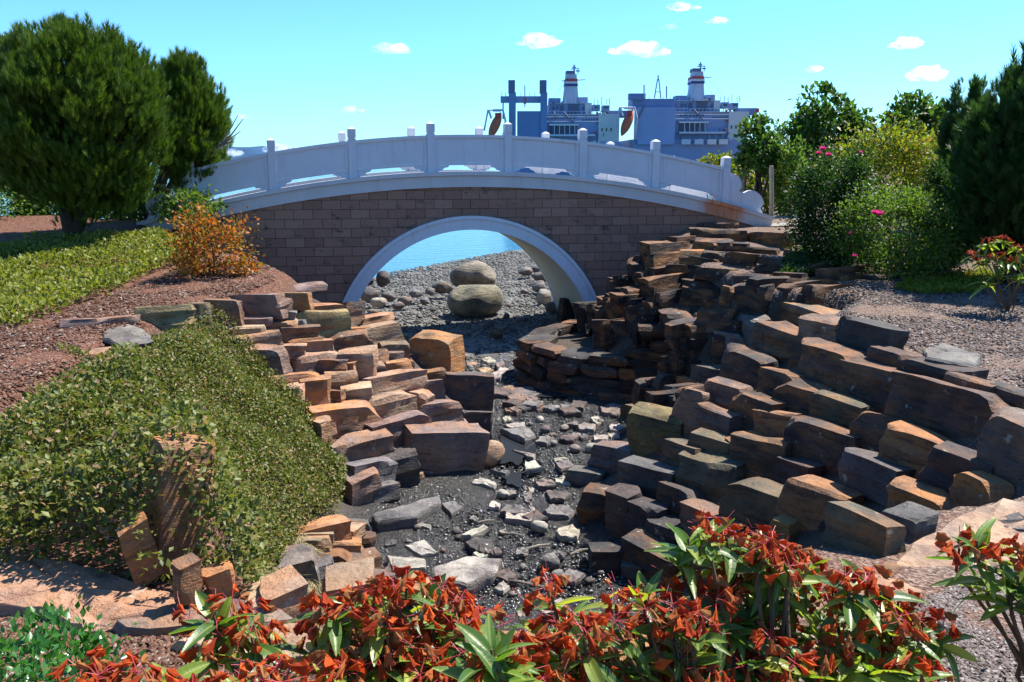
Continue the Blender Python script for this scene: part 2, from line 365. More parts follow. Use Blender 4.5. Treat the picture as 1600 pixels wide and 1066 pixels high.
def height(x, y):
    x = np.asarray(x, float); y = np.asarray(y, float)
    d = np.maximum(sdist(x, y, BED), 0)
    t = smooth(15, 19.5, y); base = -4.0 * (1 - t) + beach_z(x, y) * t
    front = np.where(x < .5, 1 - smooth(4.3, 6.6, y), 1 - smooth(3.9, 5.3, y))
    k = np.where(x < 0.2, 0.70, 0.74); k = k * (1 - front) + 2.6 * front
    rise = k * d
    back = smooth(11.6, 12.4, y) * smooth(0.2, 0.5, x) * (1 - smooth(19.5, 20.5, y))
    cap = np.interp(x, [0, 1.6, 1.95, 2.6, 3.3, 4.1], [-3.38, -3.32, -2.95, -2.45, -1.8, -1.45])
    rb = np.minimum(2.3 * d, np.maximum(cap - base, .1))
    rise = rise * (1 - back) + rb * back
    h = base + rise; pz = plateau(x, y)
    kk = 0.10; e = np.clip(0.5 + 0.5 * (h - pz) / kk, 0, 1)        # smooth minimum
    return h * (1 - e) + pz * e - kk * e * (1 - e)
def hit(px, py, t0=1.5, t1=70, off=0.0):
    d = ray(px, py); ts = np.geomspace(t0, t1, 1500); P = ts[:, None] * d
    b = P[:, 2] < height(P[:, 0], P[:, 1]) + off; i = int(np.argmax(b)) if b.any() else len(ts) - 1
    return P[i]

gx = np.concatenate([[-400, -250, -120, -70, -45, -32, -24, -18], np.arange(-14, -6, .4), np.arange(-6, 6, .09), np.arange(6, 16, .4), [17, 20, 25, 32, 42, 60, 90, 150, 260, 400]])
gy = np.concatenate([[-60, -30, -15, -8, -4, -2, 0], np.arange(.6, 21, .09), np.arange(21, 42, .35), [43, 46, 50, 56, 65, 80, 110, 170, 260, 400]])
GX, GY = np.meshgrid(gx, gy); H = height(GX, GY)
d_ = sdist(GX, GY, BED); pz_ = plateau(GX, GY)
rockz = smooth(0.02, 0.3, d_) * smooth(0.02, 0.25, pz_ - H)
P3 = np.stack([GX, GY, H * 0], -1)
Hm = H - 0.10 * rockz + 0.02 * snoise(P3, 2.6, 1) * (1 - rockz) + 0.012 * snoise(P3, 9, 2)
for px_, py_, sx_, sy_ in ((805, 700, .3, .9), (830, 615, .6, .4), (800, 745, .2, .4)):     # hollows that hold water
    q_ = on_z(px_, py_, -4.0); Hm = Hm - .07 * np.exp(-((GX - q_[0]) / sx_) ** 2 - ((GY - q_[1]) / sy_) ** 2)
nx, ny = len(gx), len(gy)
idx = np.arange(nx * ny).reshape(ny, nx)
Fg = np.stack([idx[:-1, :-1], idx[:-1, 1:], idx[1:, 1:], idx[1:, :-1]], -1).reshape(-1, 4)
ground = mk('ground', np.stack([GX, GY, Hm], -1), Fg, 'ground', org=(0, 0, 0), sm=180); tag(ground, kind='structure')
bed_m = (1 - smooth(0.15, 0.5, d_)) * (1 - smooth(15.5, 19.5, GY)); beach_m = (1 - smooth(-0.1, 0.3, d_)) * smooth(15.5, 19, GY)
mul_m = np.clip(1 - rockz * 1.2, 0, 1)
ca = ground.data.color_attributes.new('zone', 'FLOAT_COLOR', 'POINT')
ca.data.foreach_set('color', np.stack([mul_m, bed_m, beach_m, np.ones_like(bed_m)], -1).astype(np.float32).ravel())
SEA = -4.35
sea = mk('sea', [(-9000, 20, SEA), (9000, 20, SEA), (30000, 30000, SEA), (-30000, 30000, SEA)], [(0, 1, 2, 3)], 'sea', org=(0, 20, SEA)); tag(sea, kind='structure')
def puddle(px, py, rx, ry, seed):
    c = on_z(px, py, -3.962); n = 28; V = []
    for i in range(n):
        a = 2 * math.pi * i / n; q = 1 + 0.25 * math.sin(2 * a + seed) + 0.18 * math.sin(5 * a + seed * 2)
        V.append((c[0] + rx * q * math.cos(a), c[1] + ry * q * math.sin(a), c[2]))
    tag(mk('puddle', V, [tuple(range(n))], 'puddle'), kind='structure')
puddle(805, 700, 0.22, 0.75, 1); puddle(830, 615, 0.5, 0.28, 2); puddle(800, 745, 0.12, 0.3, 3)

flat_mat('hill_haze_forest', (0.06, 0.13, 0.24), 0.95, 0.0, 0.25, 0.004)  # forest colour turned blue: distance haze is put into it
hv, hf = [], []
for i, x in enumerate(np.linspace(-7000, 6000, 130)):
    z = 40 + 75 * math.exp(-((x + 2100) / 900) ** 2) + 14 * math.sin(x * .004) + 9 * math.sin(x * .013 + 1)
    hv += [(x, 6000, SEA), (x, 6250, max(z, 8) * .75), (x, 6700, max(z, 12))]
    if i: b = 3 * i; hf += [(b - 3, b, b + 1, b - 2), (b - 2, b + 1, b + 2, b - 1)]
tag(mk('hills', hv, hf, 'hill_haze_forest', org=(0, 6300, SEA), sm=180), kind='structure')

# ------------------------------------------------------------------ the bridge
def dz(s): return -0.245 - 0.0215 * s * s                     # top of the deck
bridge = empty('footbridge', BR(0, 0, -4.0), 'white moon bridge with brown block walls over the dry creek', 'bridge')
RC, RI, RO = -1.19 - 3.08, 2.78, 3.08                          # arch centre height, inner and outer radius
NS = 56
def ribbon(name, sl, prof, mat, parent=bridge, w0=0.0):
    """sweep a (w, dz) profile along the deck curve"""
    mb = MB(); n = len(prof); 
    for s in sl: mb.v += [BR(s, w0 + a, dz(s) + b) for a, b in prof]
    for i in range(len(sl) - 1):
        for k in range(n):
            k2 = (k + 1) % n; mb.f.append((i * n + k, i * n + k2, (i + 1) * n + k2, (i + 1) * n + k))
    mb.f += [tuple(range(n)), tuple(range((len(sl) - 1) * n, len(sl) * n))[::-1]]
    return mk(name, mb.v, mb.f, mat, parent, sm=30)
SL = np.linspace(-6.9, 6.9, NS)
ribbon('deck', SL, [(0.02, -0.10), (0.02, -0.27), (WB - .02, -0.27), (WB - .02, -0.10)], 'deck_concrete')
def beam(w0, sg):
    p = [(-.10 * sg, 0.0), (-.10 * sg, -.085), (-.045 * sg, -.10), (-.045 * sg, -.33), (.22 * sg, -.33), (.22 * sg, 0.0)]
    return ribbon('edge_beam', SL, p if sg > 0 else p[::-1], 'beam_paint', w0=w0)
bm_ = beam(0.0, 1); beam(WB, -1)
# local X of the near beam follows the bridge so that the rust sits at its right end
bm_.data.transform(Matrix.Rotation(-TH, 4, 'Z')); bm_.matrix_basis = bm_.matrix_basis @ Matrix.Rotation(TH, 4, 'Z')
def arch_ring(w0, w1, r0, r1, name, mat, a0=-12, a1=192, n=64):
    mb = MB()
    for i in range(n + 1):
        a = R(a0 + (a1 - a0) * i / n); c, s = math.cos(a), math.sin(a)
        mb.v += [BR(r0 * c, w0, RC + r0 * s), BR(r1 * c, w0, RC + r1 * s), BR(r1 * c, w1, RC + r1 * s), BR(r0 * c, w1, RC + r0 * s)]
        if i:
            b = 4 * i
            for k in range(4): mb.f.append((b - 4 + k, b - 4 + (k + 1) % 4, b + (k + 1) % 4, b + k))
    return mk(name, mb.v, mb.f, mat, bridge, sm=30)
ring = arch_ring(-.07, .10, RI, RO - .07, 'arch_ring', 'white_paint'); mb_l = arch_ring(-.10, .10, RO - .07 + .002, RO, 'arch_lip', 'white_paint')
arch_ring(WB - .10, WB + .07, RI, RO, 'arch_ring', 'white_paint')
arch_ring(.103, WB - .103, RI + .012, RO, 'arch_vault', 'arch_paint')
def clip(poly, n, d):                                          # keep n.p <= d
    out = []
    for i in range(len(poly)):
        a, b = np.array(poly[i]), np.array(poly[(i + 1) % len(poly)]); fa, fb = a @ n - d, b @ n - d
        if fa <= 0: out.append(a)
        if fa * fb < 0: out.append(a + (b - a) * fa / (fa - fb))
    return out
def spandrel(wf, sg, bricks):
    """wall of blocks: mortar core with each block a child"""
    mb = MB(); sl = np.linspace(-7.2, 7.2, 120); w0, w1 = (wf + .02 * sg, wf + .22 * sg)
    for i in range(len(sl) - 1):
        s0, s1 = sl[i], sl[i + 1]; sm_ = (s0 + s1) / 2; rm = RO - .05
        lo = RC + math.sqrt(max(rm * rm - sm_ * sm_, 0)) if abs(sm_) < rm else -4.3
        lo = max(lo, -4.3); t0, t1 = dz(s0) - .2, dz(s1) - .2
        if lo < min(t0, t1) - .02:
            mb.hexa([BR(s0, w0, lo), BR(s1, w0, lo), BR(s1, w1, lo), BR(s0, w1, lo), BR(s0, w0, t0), BR(s1, w0, t1), BR(s1, w1, t1), BR(s0, w1, t0)])
    wall = mb.build('spandrel_wall', 'mortar', bridge)
    if not bricks: wall.data.materials[0] = M['block']; return
    hh, ll, j = .198, .395, .010; row = 0; z = -4.2
    while z < -.4:
        s = -7.1 + (ll / 2 if row % 2 else 0)
        while s < 7.0:
            poly = [np.array(q) for q in ((s, z), (s + ll - j, z), (s + ll - j, z + hh - j), (s, z + hh - j))]
            c = np.array((s + ll / 2, z + hh / 2)); r = np.hypot(c[0], c[1] - RC); n_ = np.array((c[0], c[1] - RC)) / max(r, .01)
            poly = clip(poly, -n_, -((RO - .04) + n_[1] * RC))
            if len(poly) > 2:
                sl_ = -0.043 * c[0]; nn = np.array((-sl_, 1.0)); nn /= np.linalg.norm(nn); p0 = np.array((c[0], dz(c[0]) - .30))
                poly = clip(poly, nn, nn @ p0)
            if len(poly) > 2 and c[1] > height(*BR(c[0], wf, 0)[:2]) - .35:
                o_ = rng.uniform(-.006, .004); n = len(poly)
                V = [BR(p[0], wf + o_, p[1]) for p in poly] + [BR(p[0], wf + .06, p[1]) for p in poly]
                Fb = [tuple(range(n))[::-1], tuple(range(n, 2 * n))] + [(k, (k + 1) % n, n + (k + 1) % n, n + k) for k in range(n)]
                mk('brick', V, Fb, 'block', wall)
            s += ll
        z += hh; row += 1
spandrel(0.0, 1, True); spandrel(WB, -1, False)
def rail(wc, sg, off, ends):
    xs = [(i - 2.5) * 1.65 + off for i in range(-1, 7)]
    for s in xs:
        z = dz(s); q = .082
        def sq(h, z0, z1, taper=1.0):
            P = [BR(s + a * h, wc + b * h, z0) for a, b in ((-1, -1), (1, -1), (1, 1), (-1, 1))]
            P += [BR(s + a * h * taper, wc + b * h * taper, z1) for a, b in ((-1, -1), (1, -1), (1, 1), (-1, 1))]; return P
        post = MB().hexa(sq(q, z - .05, z + .80)).build('post', 'white_paint', bridge)
        cap = MB().hexa(sq(q * .8, z + .80, z + .825)).hexa(sq(q * 1.0, z + .825, z + 1.0)).hexa(sq(q * 1.0, z + 1.0, z + 1.045, .25))
        cap.build('post_cap', 'white_paint', post)
    for a, b in zip(xs[:-1], xs[1:]):
        a += .085; b -= .085; ss = np.linspace(a, b, 7)
        def strip(z0, z1, w0, w1, name, par=bridge, s_=ss):
            mb = MB(); 
            for i, s in enumerate(s_):
                mb.v += [BR(s, wc + w0, dz(s) + z0), BR(s, wc + w1, dz(s) + z0), BR(s, wc + w1, dz(s) + z1), BR(s, wc + w0, dz(s) + z1)]
                if i:
                    k = 4 * i
                    for m in range(4): mb.f.append((k - 4 + m, k - 4 + (m + 1) % 4, k + (m + 1) % 4, k + m))
            mb.f += [(0, 1, 2, 3), tuple(len(mb.v) - 4 + m for m in (3, 2, 1, 0))]
            return mk(name, mb.v, mb.f, 'white_paint', par)
        panel = strip(.19, .70, -.035, .035, 'panel')
        strip(.702, .765, -.07, .07, 'top_rail'); strip(.13, .188, -.05, .05, 'bottom_rail')
        fr = np.linspace(a + .07, a + .11, 2)
        strip(.19, .70, -.050, -.037, 'panel_frame', panel, np.linspace(a, a + .07, 2)); strip(.19, .70, -.050, -.037, 'panel_frame', panel, np.linspace(b - .07, b, 2))
        for e, dr in ((a, 1), (b, -1)):                        # curved brackets under the bottom rail
            mb = MB(); P = [(0, 0), (0, .128), (.30, .128), (.27, .09), (.19, .075), (.15, .03), (.08, .02), (.06, 0)]
            V = [BR(e + dr * p, wc - .04, dz(e + dr * p) + q) for p, q in P] + [BR(e + dr * p, wc + .04, dz(e + dr * p) + q) for p, q in P]; n = len(P)
            mk('bracket', V, [tuple(range(n)), tuple(range(2 * n - 1, n - 1, -1))] + [(k, n + k, n + (k + 1) % n, (k + 1) % n) for k in range(n)], 'white_paint', bridge)
    for e, dr in ((xs[0] - .083, -1), (xs[-1] + .083, 1)):        # scrolled end pieces
        P = [(0, -.02), (.86, -.02)]
        P += [(.60 + .245 * math.cos(t), .25 + .20 * math.sin(t)) for t in np.linspace(-.75, 2.5, 10)]
        P += [(.36, .34)] + [(.13 + .17 * math.cos(t), .50 + .19 * math.sin(t)) for t in np.linspace(-.9, 1.75, 8)] + [(0, .70)]
        V = [BR(e + dr * p, wc - .045, dz(e + dr * p) + q) for p, q in P] + [BR(e + dr * p, wc + .045, dz(e + dr * p) + q) for p, q in P]; n = len(P)
        mk('scroll_end', V, [tuple(range(n)), tuple(range(2 * n - 1, n - 1, -1))] + [(k, n + k, n + (k + 1) % n, (k + 1) % n) for k in range(n)], 'white_paint', bridge)
rail(0.06, 1, 0, True); rail(WB - .06, -1, -0.05, True)
# gravel path leading off the right end
pth = [BR(6.6, -.2, 0), BR(6.6, WB + .2, 0), BR(9.5, WB + 1.2, 0), BR(9.8, -.2, 0)]
tag(mk('path', [(p[0], p[1], height(p[0], p[1]) + .03) for p in pth], [(0, 3, 2, 1)], flat_mat('path_gravel', (0.34, 0.31, 0.27), 0.95, 0.1, 0.25, 14, 0.02)), kind='structure')

# ------------------------------------------------------------------ stones
TONE = {'o': (.36, .20, .11, .7), 'p': (.22, .165, .15, .3), 't': (.40, .29, .20, .3), 'g': (.18, .172, .168, .08), 'd': (.085, .075, .075, .15),
        'y': (.30, .26, .12, .3), 'b': (.15, .10, .075, .4), 'r': (.35, .235, .165, .45), 'l': (.39, .37, .315, .03), 'k': (.27, .245, .185, .0), 'm': (.19, .172, .115, .25)}
DIM = [.8]
def tone(c, j=.13):
    q = np.array(TONE[c]) * (DIM[0], DIM[0], DIM[0], 1); f = 1 + rng.uniform(-j, j); k = q[:3] * f * (1 + rng.uniform(-.05, .05, 3)); return (*np.clip(k, 0, 1), float(np.clip(q[3] + rng.uniform(-.15, .15), 0, 1)))
_grid = {}
def gridbox(a, b, c):
    if (a, b, c) in _grid: return _grid[(a, b, c)]
    ids = {}; V = []; Fq = []
    def vid(i, j, k):
        if (i, j, k) not in ids: ids[(i, j, k)] = len(V); V.append((2 * i / a - 1, 2 * j / b - 1, 2 * k / c - 1))
        return ids[(i, j, k)]
    for i in range(a):
        for j in range(b): Fq += [(vid(i, j, 0), vid(i, j + 1, 0), vid(i + 1, j + 1, 0), vid(i + 1, j, 0)), (vid(i, j, c), vid(i + 1, j, c), vid(i + 1, j + 1, c), vid(i, j + 1, c))]
    for i in range(a):
        for k in range(c): Fq += [(vid(i, 0, k), vid(i + 1, 0, k), vid(i + 1, 0, k + 1), vid(i, 0, k + 1)), (vid(i, b, k), vid(i, b, k + 1), vid(i + 1, b, k + 1), vid(i + 1, b, k))]
    for j in range(b):
        for k in range(c): Fq += [(vid(0, j, k), vid(0, j, k + 1), vid(0, j + 1, k + 1), vid(0, j + 1, k)), (vid(a, j, k), vid(a, j + 1, k), vid(a, j + 1, k + 1), vid(a, j, k + 1))]
    _grid[(a, b, c)] = (np.array(V, float), np.array(Fq)); return _grid[(a, b, c)]
def stone_shape(L, D, Hh, rough=1.7, cuts=8, res=(8, 5, 5), skew=True):
    """an angular quarried block, local x length, y depth, z height, centred"""
    V, Fq = gridbox(*res); V = V.copy()
    for _ in range(cuts):                                     # broken corners and edges
        n_ = rng.choice([-1.0, 1.0], 3) * rng.uniform(.25, 1.0, 3)
        if rng.random() < .55: n_[rng.integers(3)] *= .08
        ext = np.abs(n_).sum(); n2 = n_ / np.linalg.norm(n_); d = ext / np.linalg.norm(n_) * rng.uniform(.72, .93)
        e = V @ n2 - d; V = V - np.maximum(e, 0)[:, None] * n2
    if skew:
        V[:, 0] += V[:, 2] * rng.uniform(-.14, .14); V[:, 2] += V[:, 0] * rng.uniform(-.12, .12) + V[:, 1] * rng.uniform(-.1, .12); V[:, 1] += V[:, 0] * rng.uniform(-.15, .15)
    S = np.array([L, D, Hh]) / 2; W = V * S; o = rng.integers(0, 12); sh = rng.uniform(-50, 50, 3)
    lay = np.sin((W[:, 2] + sh[0]) * rng.uniform(28, 55) + 1.5 * snoise(W + sh, 2.5, o))   # bedding ledges
    a = min(L, D, Hh) * .035 * rough
    nrm = V / (np.linalg.norm(V, axis=1)[:, None] + 1e-6)
    W = W + nrm * np.array([1, 1, .3]) * (lay * a * .8)[:, None] + nrm * (snoise(W + sh, 9, o) * a * 1.1)[:, None]
    return W, Fq
def stone(name, c, L, D, Hh, yaw, mat='rock', parent=None, col_='b', tilt=(0, 0), sm=24, shape=None, **k):
    W, Fq = shape if shape is not None else stone_shape(L, D, Hh, **k)
    rot = (Matrix.Rotation(yaw, 3, 'Z') @ Matrix.Rotation(tilt[1], 3, 'Y') @ Matrix.Rotation(tilt[0], 3, 'X'))
    Rm = np.array(rot)
    return mk(name, W @ Rm.T + np.array(c), Fq, mat, parent, org=c, rot=Rm, sm=sm, color=tone(col_))
def wall_stone(parent, a, b, hpx, t, zoom, depth=None, out=.10, name='stone', sink=0.0, dim=1.0, trend=None):
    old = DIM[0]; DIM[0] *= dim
    ox, oy, s = zoom
    p0 = np.array((ox + a[0] / s, oy + a[1] / s)); p1 = np.array((ox + b[0] / s, oy + b[1] / s)); h = hpx / s
    pm = (p0 + p1) / 2 + (0, h * .5); C = hit(*pm); k = ppm(C)
    L = abs(p1[0] - p0[0]) / k; Hh = h / k * 1.06
    # the courses lie level: an edge that climbs or falls in the picture runs away from or towards the viewer
    sl = (p0[1] - p1[1]) / max(p1[0] - p0[0], 1); gr = -C[2] / C[1]
    if trend is not None: sl = .5 * sl + .5 * trend                # stones of one tier run on in one line
    q_ = C[0] / C[1]; den = gr + sl * q_
    r_ = float(np.clip(sl / max(den, .04), -3.0, 3.0)); L = L / max(1 - q_ * r_, .45); dy = r_ * L
    yaw = math.atan2(dy, L); Lr = math.hypot(L, dy)
    roll = rng.uniform(-.04, .04)
    nb = np.array((-math.sin(yaw), math.cos(yaw), 0))           # into the bank
    D = depth or float(np.clip(rng.uniform(.8, 1.15) * max(Lr * .45, Hh * .8), .24, .5))
    c = C + nb * (D / 2 - out) + (0, 0, .04 * Hh - sink)
    o = stone(name, c, Lr * 1.10, D, Hh * 1.3, yaw, parent=parent, col_=t, tilt=(rng.uniform(-.16, .03), roll), cuts=6)
    DIM[0] = old; return o

def rockery(name, label): return empty(name, (0, 0, 0), label, 'rock wall')
def seat(e, objs):                                            # put the Empty of a wall at the foot of its stones
    P = np.array([ORG[o] for o in objs]); base = np.array([P[:, 0].mean(), P[:, 1].mean(), P[:, 2].min() - .2])
    e.location = base; ORG[e] = base
    for o in objs: o.location = Vector(ORG[o] - base)

Z7 = (360, 400, 2.5375)
left = rockery('rock_retaining_wall', 'rusty orange and purple stacked stone bank rising beside the dry creek towards the arch')
LS = [((45, 178), (200, 190), 60, 'p'), ((200, 160), (312, 160), 50, 'o'), ((312, 110), (415, 130), 66, 'r'), ((262, 212), (436, 192), 32, 'o'), ((275, 246), (465, 226), 96, 'y'), ((440, 205), (525, 195), 70, 'p'), ((420, 168), (482, 163), 34, 'r'),
      ((0, 200), (42, 196), 62, 'r'), ((40, 252), (160, 248), 27, 'p'), ((135, 230), (255, 226), 30, 'g'), ((0, 288), (135, 282), 30, 't'), ((120, 268), (260, 262), 32, 'r'), ((250, 258), (300, 255), 22, 'g'),
      ((490, 262), (640, 240), 42, 'r'), ((500, 305), (670, 285), 82, 't'), ((640, 320), (700, 318), 30, 'o'),
      ((30, 322), (200, 308), 52, 'r'), ((200, 296), (337, 284), 52, 'b'), ((240, 340), (356, 324), 28, 'o'), ((400, 330), (530, 318), 68, 'b'),
      ((70, 376), (215, 386), 92, 'p'), ((193, 368), (292, 362), 48, 't'), ((290, 350), (402, 343), 48, 'r'), ((265, 412), (425, 382), 50, 't'), ((432, 398), (575, 390), 95, 'r'), ((560, 380), (605, 385), 55, 'r'), ((598, 362), (702, 352), 62, 'm'), ((702, 345), (880, 362), 145, 'o'),
      ((150, 492), (345, 462), 56, 'o'), ((325, 424), (460, 420), 60, 'b'), ((380, 478), (500, 468), 66, 'r'), ((440, 425), (502, 430), 55, 'o'), ((578, 440), (712, 422), 52, 'o'),
      ((215, 536), (292, 532), 96, 'r'), ((290, 518), (397, 510), 110, 'o'), ((390, 545), (448, 548), 62, 'b'), ((445, 533), (556, 528), 74, 't'), ((535, 512), (757, 468), 78, 'r'),
      ((350, 640), (590, 598), 110, 'o'), ((555, 590), (722, 550), 90, 't'), ((690, 540), (782, 555), 62, 'r'), ((700, 520), (832, 500), 70, 'p'), ((830, 500), (1032, 500), 138, 'd'),
      ((320, 655), (382, 670), 80, 'r'), ((560, 690), (775, 636), 105, 'p'), ((755, 612), (905, 590), 95, 'p'), ((862, 668), (937, 662), 50, 'p'), ((910, 640), (1030, 636), 95, 'd'),
      ((415, 770), (630, 722), 112, 'p'), ((625, 782), (732, 770), 40, 'l'), ((705, 745), (985, 705), 172, 'p'),
      ((470, 905), (570, 868), 118, 'p'), ((478, 862), (648, 808), 108, 'g'), ((620, 815), (742, 802), 120, 'd'), ((560, 930), (650, 905), 60, 'g')]
lobj = [wall_stone(left, a, b, h, t, Z7) for a, b, h, t in LS]
Z5 = (0, 350, 2.857)
for a, b, h, t in [((275, 440), (430, 428), 40, 'p'), ((425, 432), (615, 415), 30, 'p'), ((615, 400), (860, 380), 105, 'y'), ((860, 380), (940, 372), 95, 'm'), ((935, 365), (1075, 362), 105, 'b'), ((1030, 330), (1250, 340), 78, 'p'),
                   ((980, 490), (1040, 485), 20, 'o'), ((1395, 880), (1460, 900), 80, 'r')]:
    lobj.append(wall_stone(left, a, b, h, t, Z5))
Z2 = (280, 150, 3.046)
for a, b, h, t in [((268, 630), (425, 622), 55, 'd'), ((380, 688), (452, 690), 42, 'b'), ((440, 735), (542, 738), 20, 'y'), ((500, 780), (605, 778), 85, 'b'), ((598, 770), (666, 774), 90, 'o'), ((540, 915), (680, 885), 30, 'p')]:
    lobj.append(wall_stone(left, a, b, h, t, Z2))
Z6 = (0, 680, 2.7625)
for a, b, h, t in [((1250, 440), (1490, 372), 95, 'o'), ((1400, 480), (1560, 470), 95, 'o'), ((1440, 400), (1540, 420), 80, 't'), ((1230, 560), (1370, 545), 170, 'g'), ((1370, 590), (1450, 575), 180, 'g'), ((1430, 580), (1640, 520), 110, 'b'), ((1490, 640), (1600, 620), 130, 'b'), ((1140, 690), (1310, 640), 150, 't'), ((1060, 720), (1150, 705), 90, 't')]:
    lobj.append(wall_stone(left, a, b, h, t, Z6))
def filler(parent, poly, n, tones, sz=(26, 60), slope=-.12):
    """smaller stones packed behind and between, so that no bare soil shows"""
    out = []; xs = [p[0] for p in poly]; ys = [p[1] for p in poly]; k = 0
    while len(out) < n and k < n * 20:
        k += 1; x = rng.uniform(min(xs), max(xs)); y = rng.uniform(min(ys), max(ys))
        if not inpoly(x, y, poly): continue
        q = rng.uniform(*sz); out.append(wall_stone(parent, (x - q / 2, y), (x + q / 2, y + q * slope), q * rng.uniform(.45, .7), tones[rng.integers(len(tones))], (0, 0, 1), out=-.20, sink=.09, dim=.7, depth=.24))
    return out
lobj += filler(left, [(375, 480), (520, 460), (640, 530), (700, 600), (745, 660), (745, 720), (570, 780), (540, 700), (470, 610), (400, 540)], 75, 'oprtbp')
lobj += filler(left, [(400, 400), (470, 400), (530, 440), (560, 470), (640, 520), (520, 450)], 14, 'bpr', (18, 34))
lobj += filler(left, [(455, 840), (560, 820), (600, 880), (600, 960), (480, 960)], 14, 'btg', (40, 80))
seat(left, lobj)

right = rockery('rock_terrace', 'terraced bank of shaded brown stone blocks with sunlit tops below the bark mulch bed')
ZA = (1080, 420, 2.806); ZE = (860, 560, 3.136); ZF = (1160, 640, 3.332)
RS = [(ZA, [((300, 135), (600, 190), 45, 'r'), ((410, 198), (525, 222), 95, 'b'), ((515, 222), (672, 262), 105, 'r'), ((650, 250), (890, 285), 135, 'd'), ((810, 358), (970, 395), 95, 'b'), ((945, 405), (1200, 465), 105, 'd'), ((1150, 482), (1350, 530), 95, 'b'), ((1345, 530), (1500, 572), 120, 'd'),
           ((205, 195), (312, 262), 110, 'g'), ((310, 258), (510, 332), 130, 'b'), ((480, 348), (735, 428), 165, 'b'), ((690, 428), (930, 500), 170, 'b'), ((920, 495), (1330, 632), 190, 'b'), ((1310, 645), (1520, 775), 290, 'p'),
           ((135, 290), (215, 300), 65, 'l'), ((150, 362), (345, 432), 145, 'd'), ((340, 455), (470, 490), 105, 'b'), ((385, 515), (580, 545), 135, 'b'), ((565, 560), (778, 622), 130, 'm'), ((755, 642), (942, 712), 145, 'b'), ((870, 715), (1122, 795), 160, 'o'), ((1050, 805), (1300, 870), 170, 'd'), ((1185, 885), (1362, 990), 130, 'o'),
           ((35, 440), (135, 470), 115, 'g'), ((90, 500), (252, 542), 105, 'p'), ((195, 550), (372, 612), 150, 'b'), ((300, 640), (470, 665), 125, 'o'), ((452, 668), (742, 792), 165, 'd'), ((700, 800), (932, 922), 130, 'g'), ((905, 932), (1155, 1052), 110, 'o')]),
      (ZE, [((640, 108), (732, 113), 55, 'o'), ((640, 175), (775, 225), 190, 'r'), ((760, 225), (915, 322), 130, 'p'), ((705, 375), (915, 425), 120, 'm'), ((880, 440), (960, 400), 110, 'o'), ((940, 392), (1175, 472), 195, 'b'), ((1150, 480), (1300, 560), 110, 'd'), ((1145, 585), (1460, 705), 190, 'o'),
            ((362, 252), (482, 256), 95, 'm'), ((412, 285), (648, 320), 175, 'y'), ((585, 420), (735, 478), 150, 'm'), ((650, 500), (912, 572), 190, 'm'), ((892, 592), (1142, 712), 215, 'm'), ((1130, 770), (1212, 812), 70, 'y'),
            ((218, 440), (410, 455), 120, 'g'), ((368, 500), (600, 602), 170, 'g'), ((570, 620), (725, 690), 130, 'd'), ((680, 712), (945, 842), 130, 'p'),
            ((98, 560), (255, 558), 90, 'g'), ((160, 680), (330, 672), 160, 'd'), ((300, 640), (420, 720), 200, 'd'), ((410, 690), (545, 800), 170, 'd'), ((490, 780), (640, 860), 130, 'd'), ((380, 860), (610, 1010), 170, 'd'), ((200, 990), (400, 900), 130, 'd'), ((360, 1010), (470, 1000), 60, 'g'), ((700, 940), (870, 1000), 120, 'g')]),
      (ZF, [((515, 515), (800, 660), 250, 'm'), ((790, 505), (962, 612), 160, 'g'), ((720, 830), (800, 850), 50, 'b')])]
robj = []; DIM[0] = .52                                        # shade of the right bank put into its stone colours
for z, rows in RS: robj += [wall_stone(right, a, b, h, t, z, out=.14, trend=-.36) for a, b, h, t in rows]
robj += filler(right, [(1100, 560), (1190, 500), (1290, 520), (1440, 590), (1590, 660), (1590, 740), (1440, 800), (1330, 830), (1150, 830), (1000, 900), (930, 800), (990, 690), (1070, 650)], 60, 'bdbdpd', (34, 60), .33)
seat(right, robj)

DIM[0] = .27  # dimmed further: shade of the abutment wall sits in its stone colour
back = rockery('abutment_wall', 'shaded dry stone wall curving round the right foot of the arch')
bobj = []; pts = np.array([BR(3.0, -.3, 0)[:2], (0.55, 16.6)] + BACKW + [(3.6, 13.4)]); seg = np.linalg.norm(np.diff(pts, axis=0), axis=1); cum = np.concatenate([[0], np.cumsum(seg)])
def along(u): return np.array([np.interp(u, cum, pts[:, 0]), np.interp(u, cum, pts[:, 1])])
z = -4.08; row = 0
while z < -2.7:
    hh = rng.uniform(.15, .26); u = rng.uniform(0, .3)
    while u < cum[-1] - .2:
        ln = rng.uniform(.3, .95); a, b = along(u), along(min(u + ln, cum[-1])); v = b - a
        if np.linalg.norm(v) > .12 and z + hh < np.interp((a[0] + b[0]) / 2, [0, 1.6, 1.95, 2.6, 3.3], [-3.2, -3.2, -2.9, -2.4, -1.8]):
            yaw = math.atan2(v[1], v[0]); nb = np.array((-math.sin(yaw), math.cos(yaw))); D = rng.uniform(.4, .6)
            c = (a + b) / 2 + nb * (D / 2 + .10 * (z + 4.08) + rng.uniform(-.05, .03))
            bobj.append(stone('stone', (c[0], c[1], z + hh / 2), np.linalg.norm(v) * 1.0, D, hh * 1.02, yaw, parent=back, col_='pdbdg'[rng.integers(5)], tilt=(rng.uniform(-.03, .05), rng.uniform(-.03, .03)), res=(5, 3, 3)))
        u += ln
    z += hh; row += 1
ZB = (780, 330, 3.046)
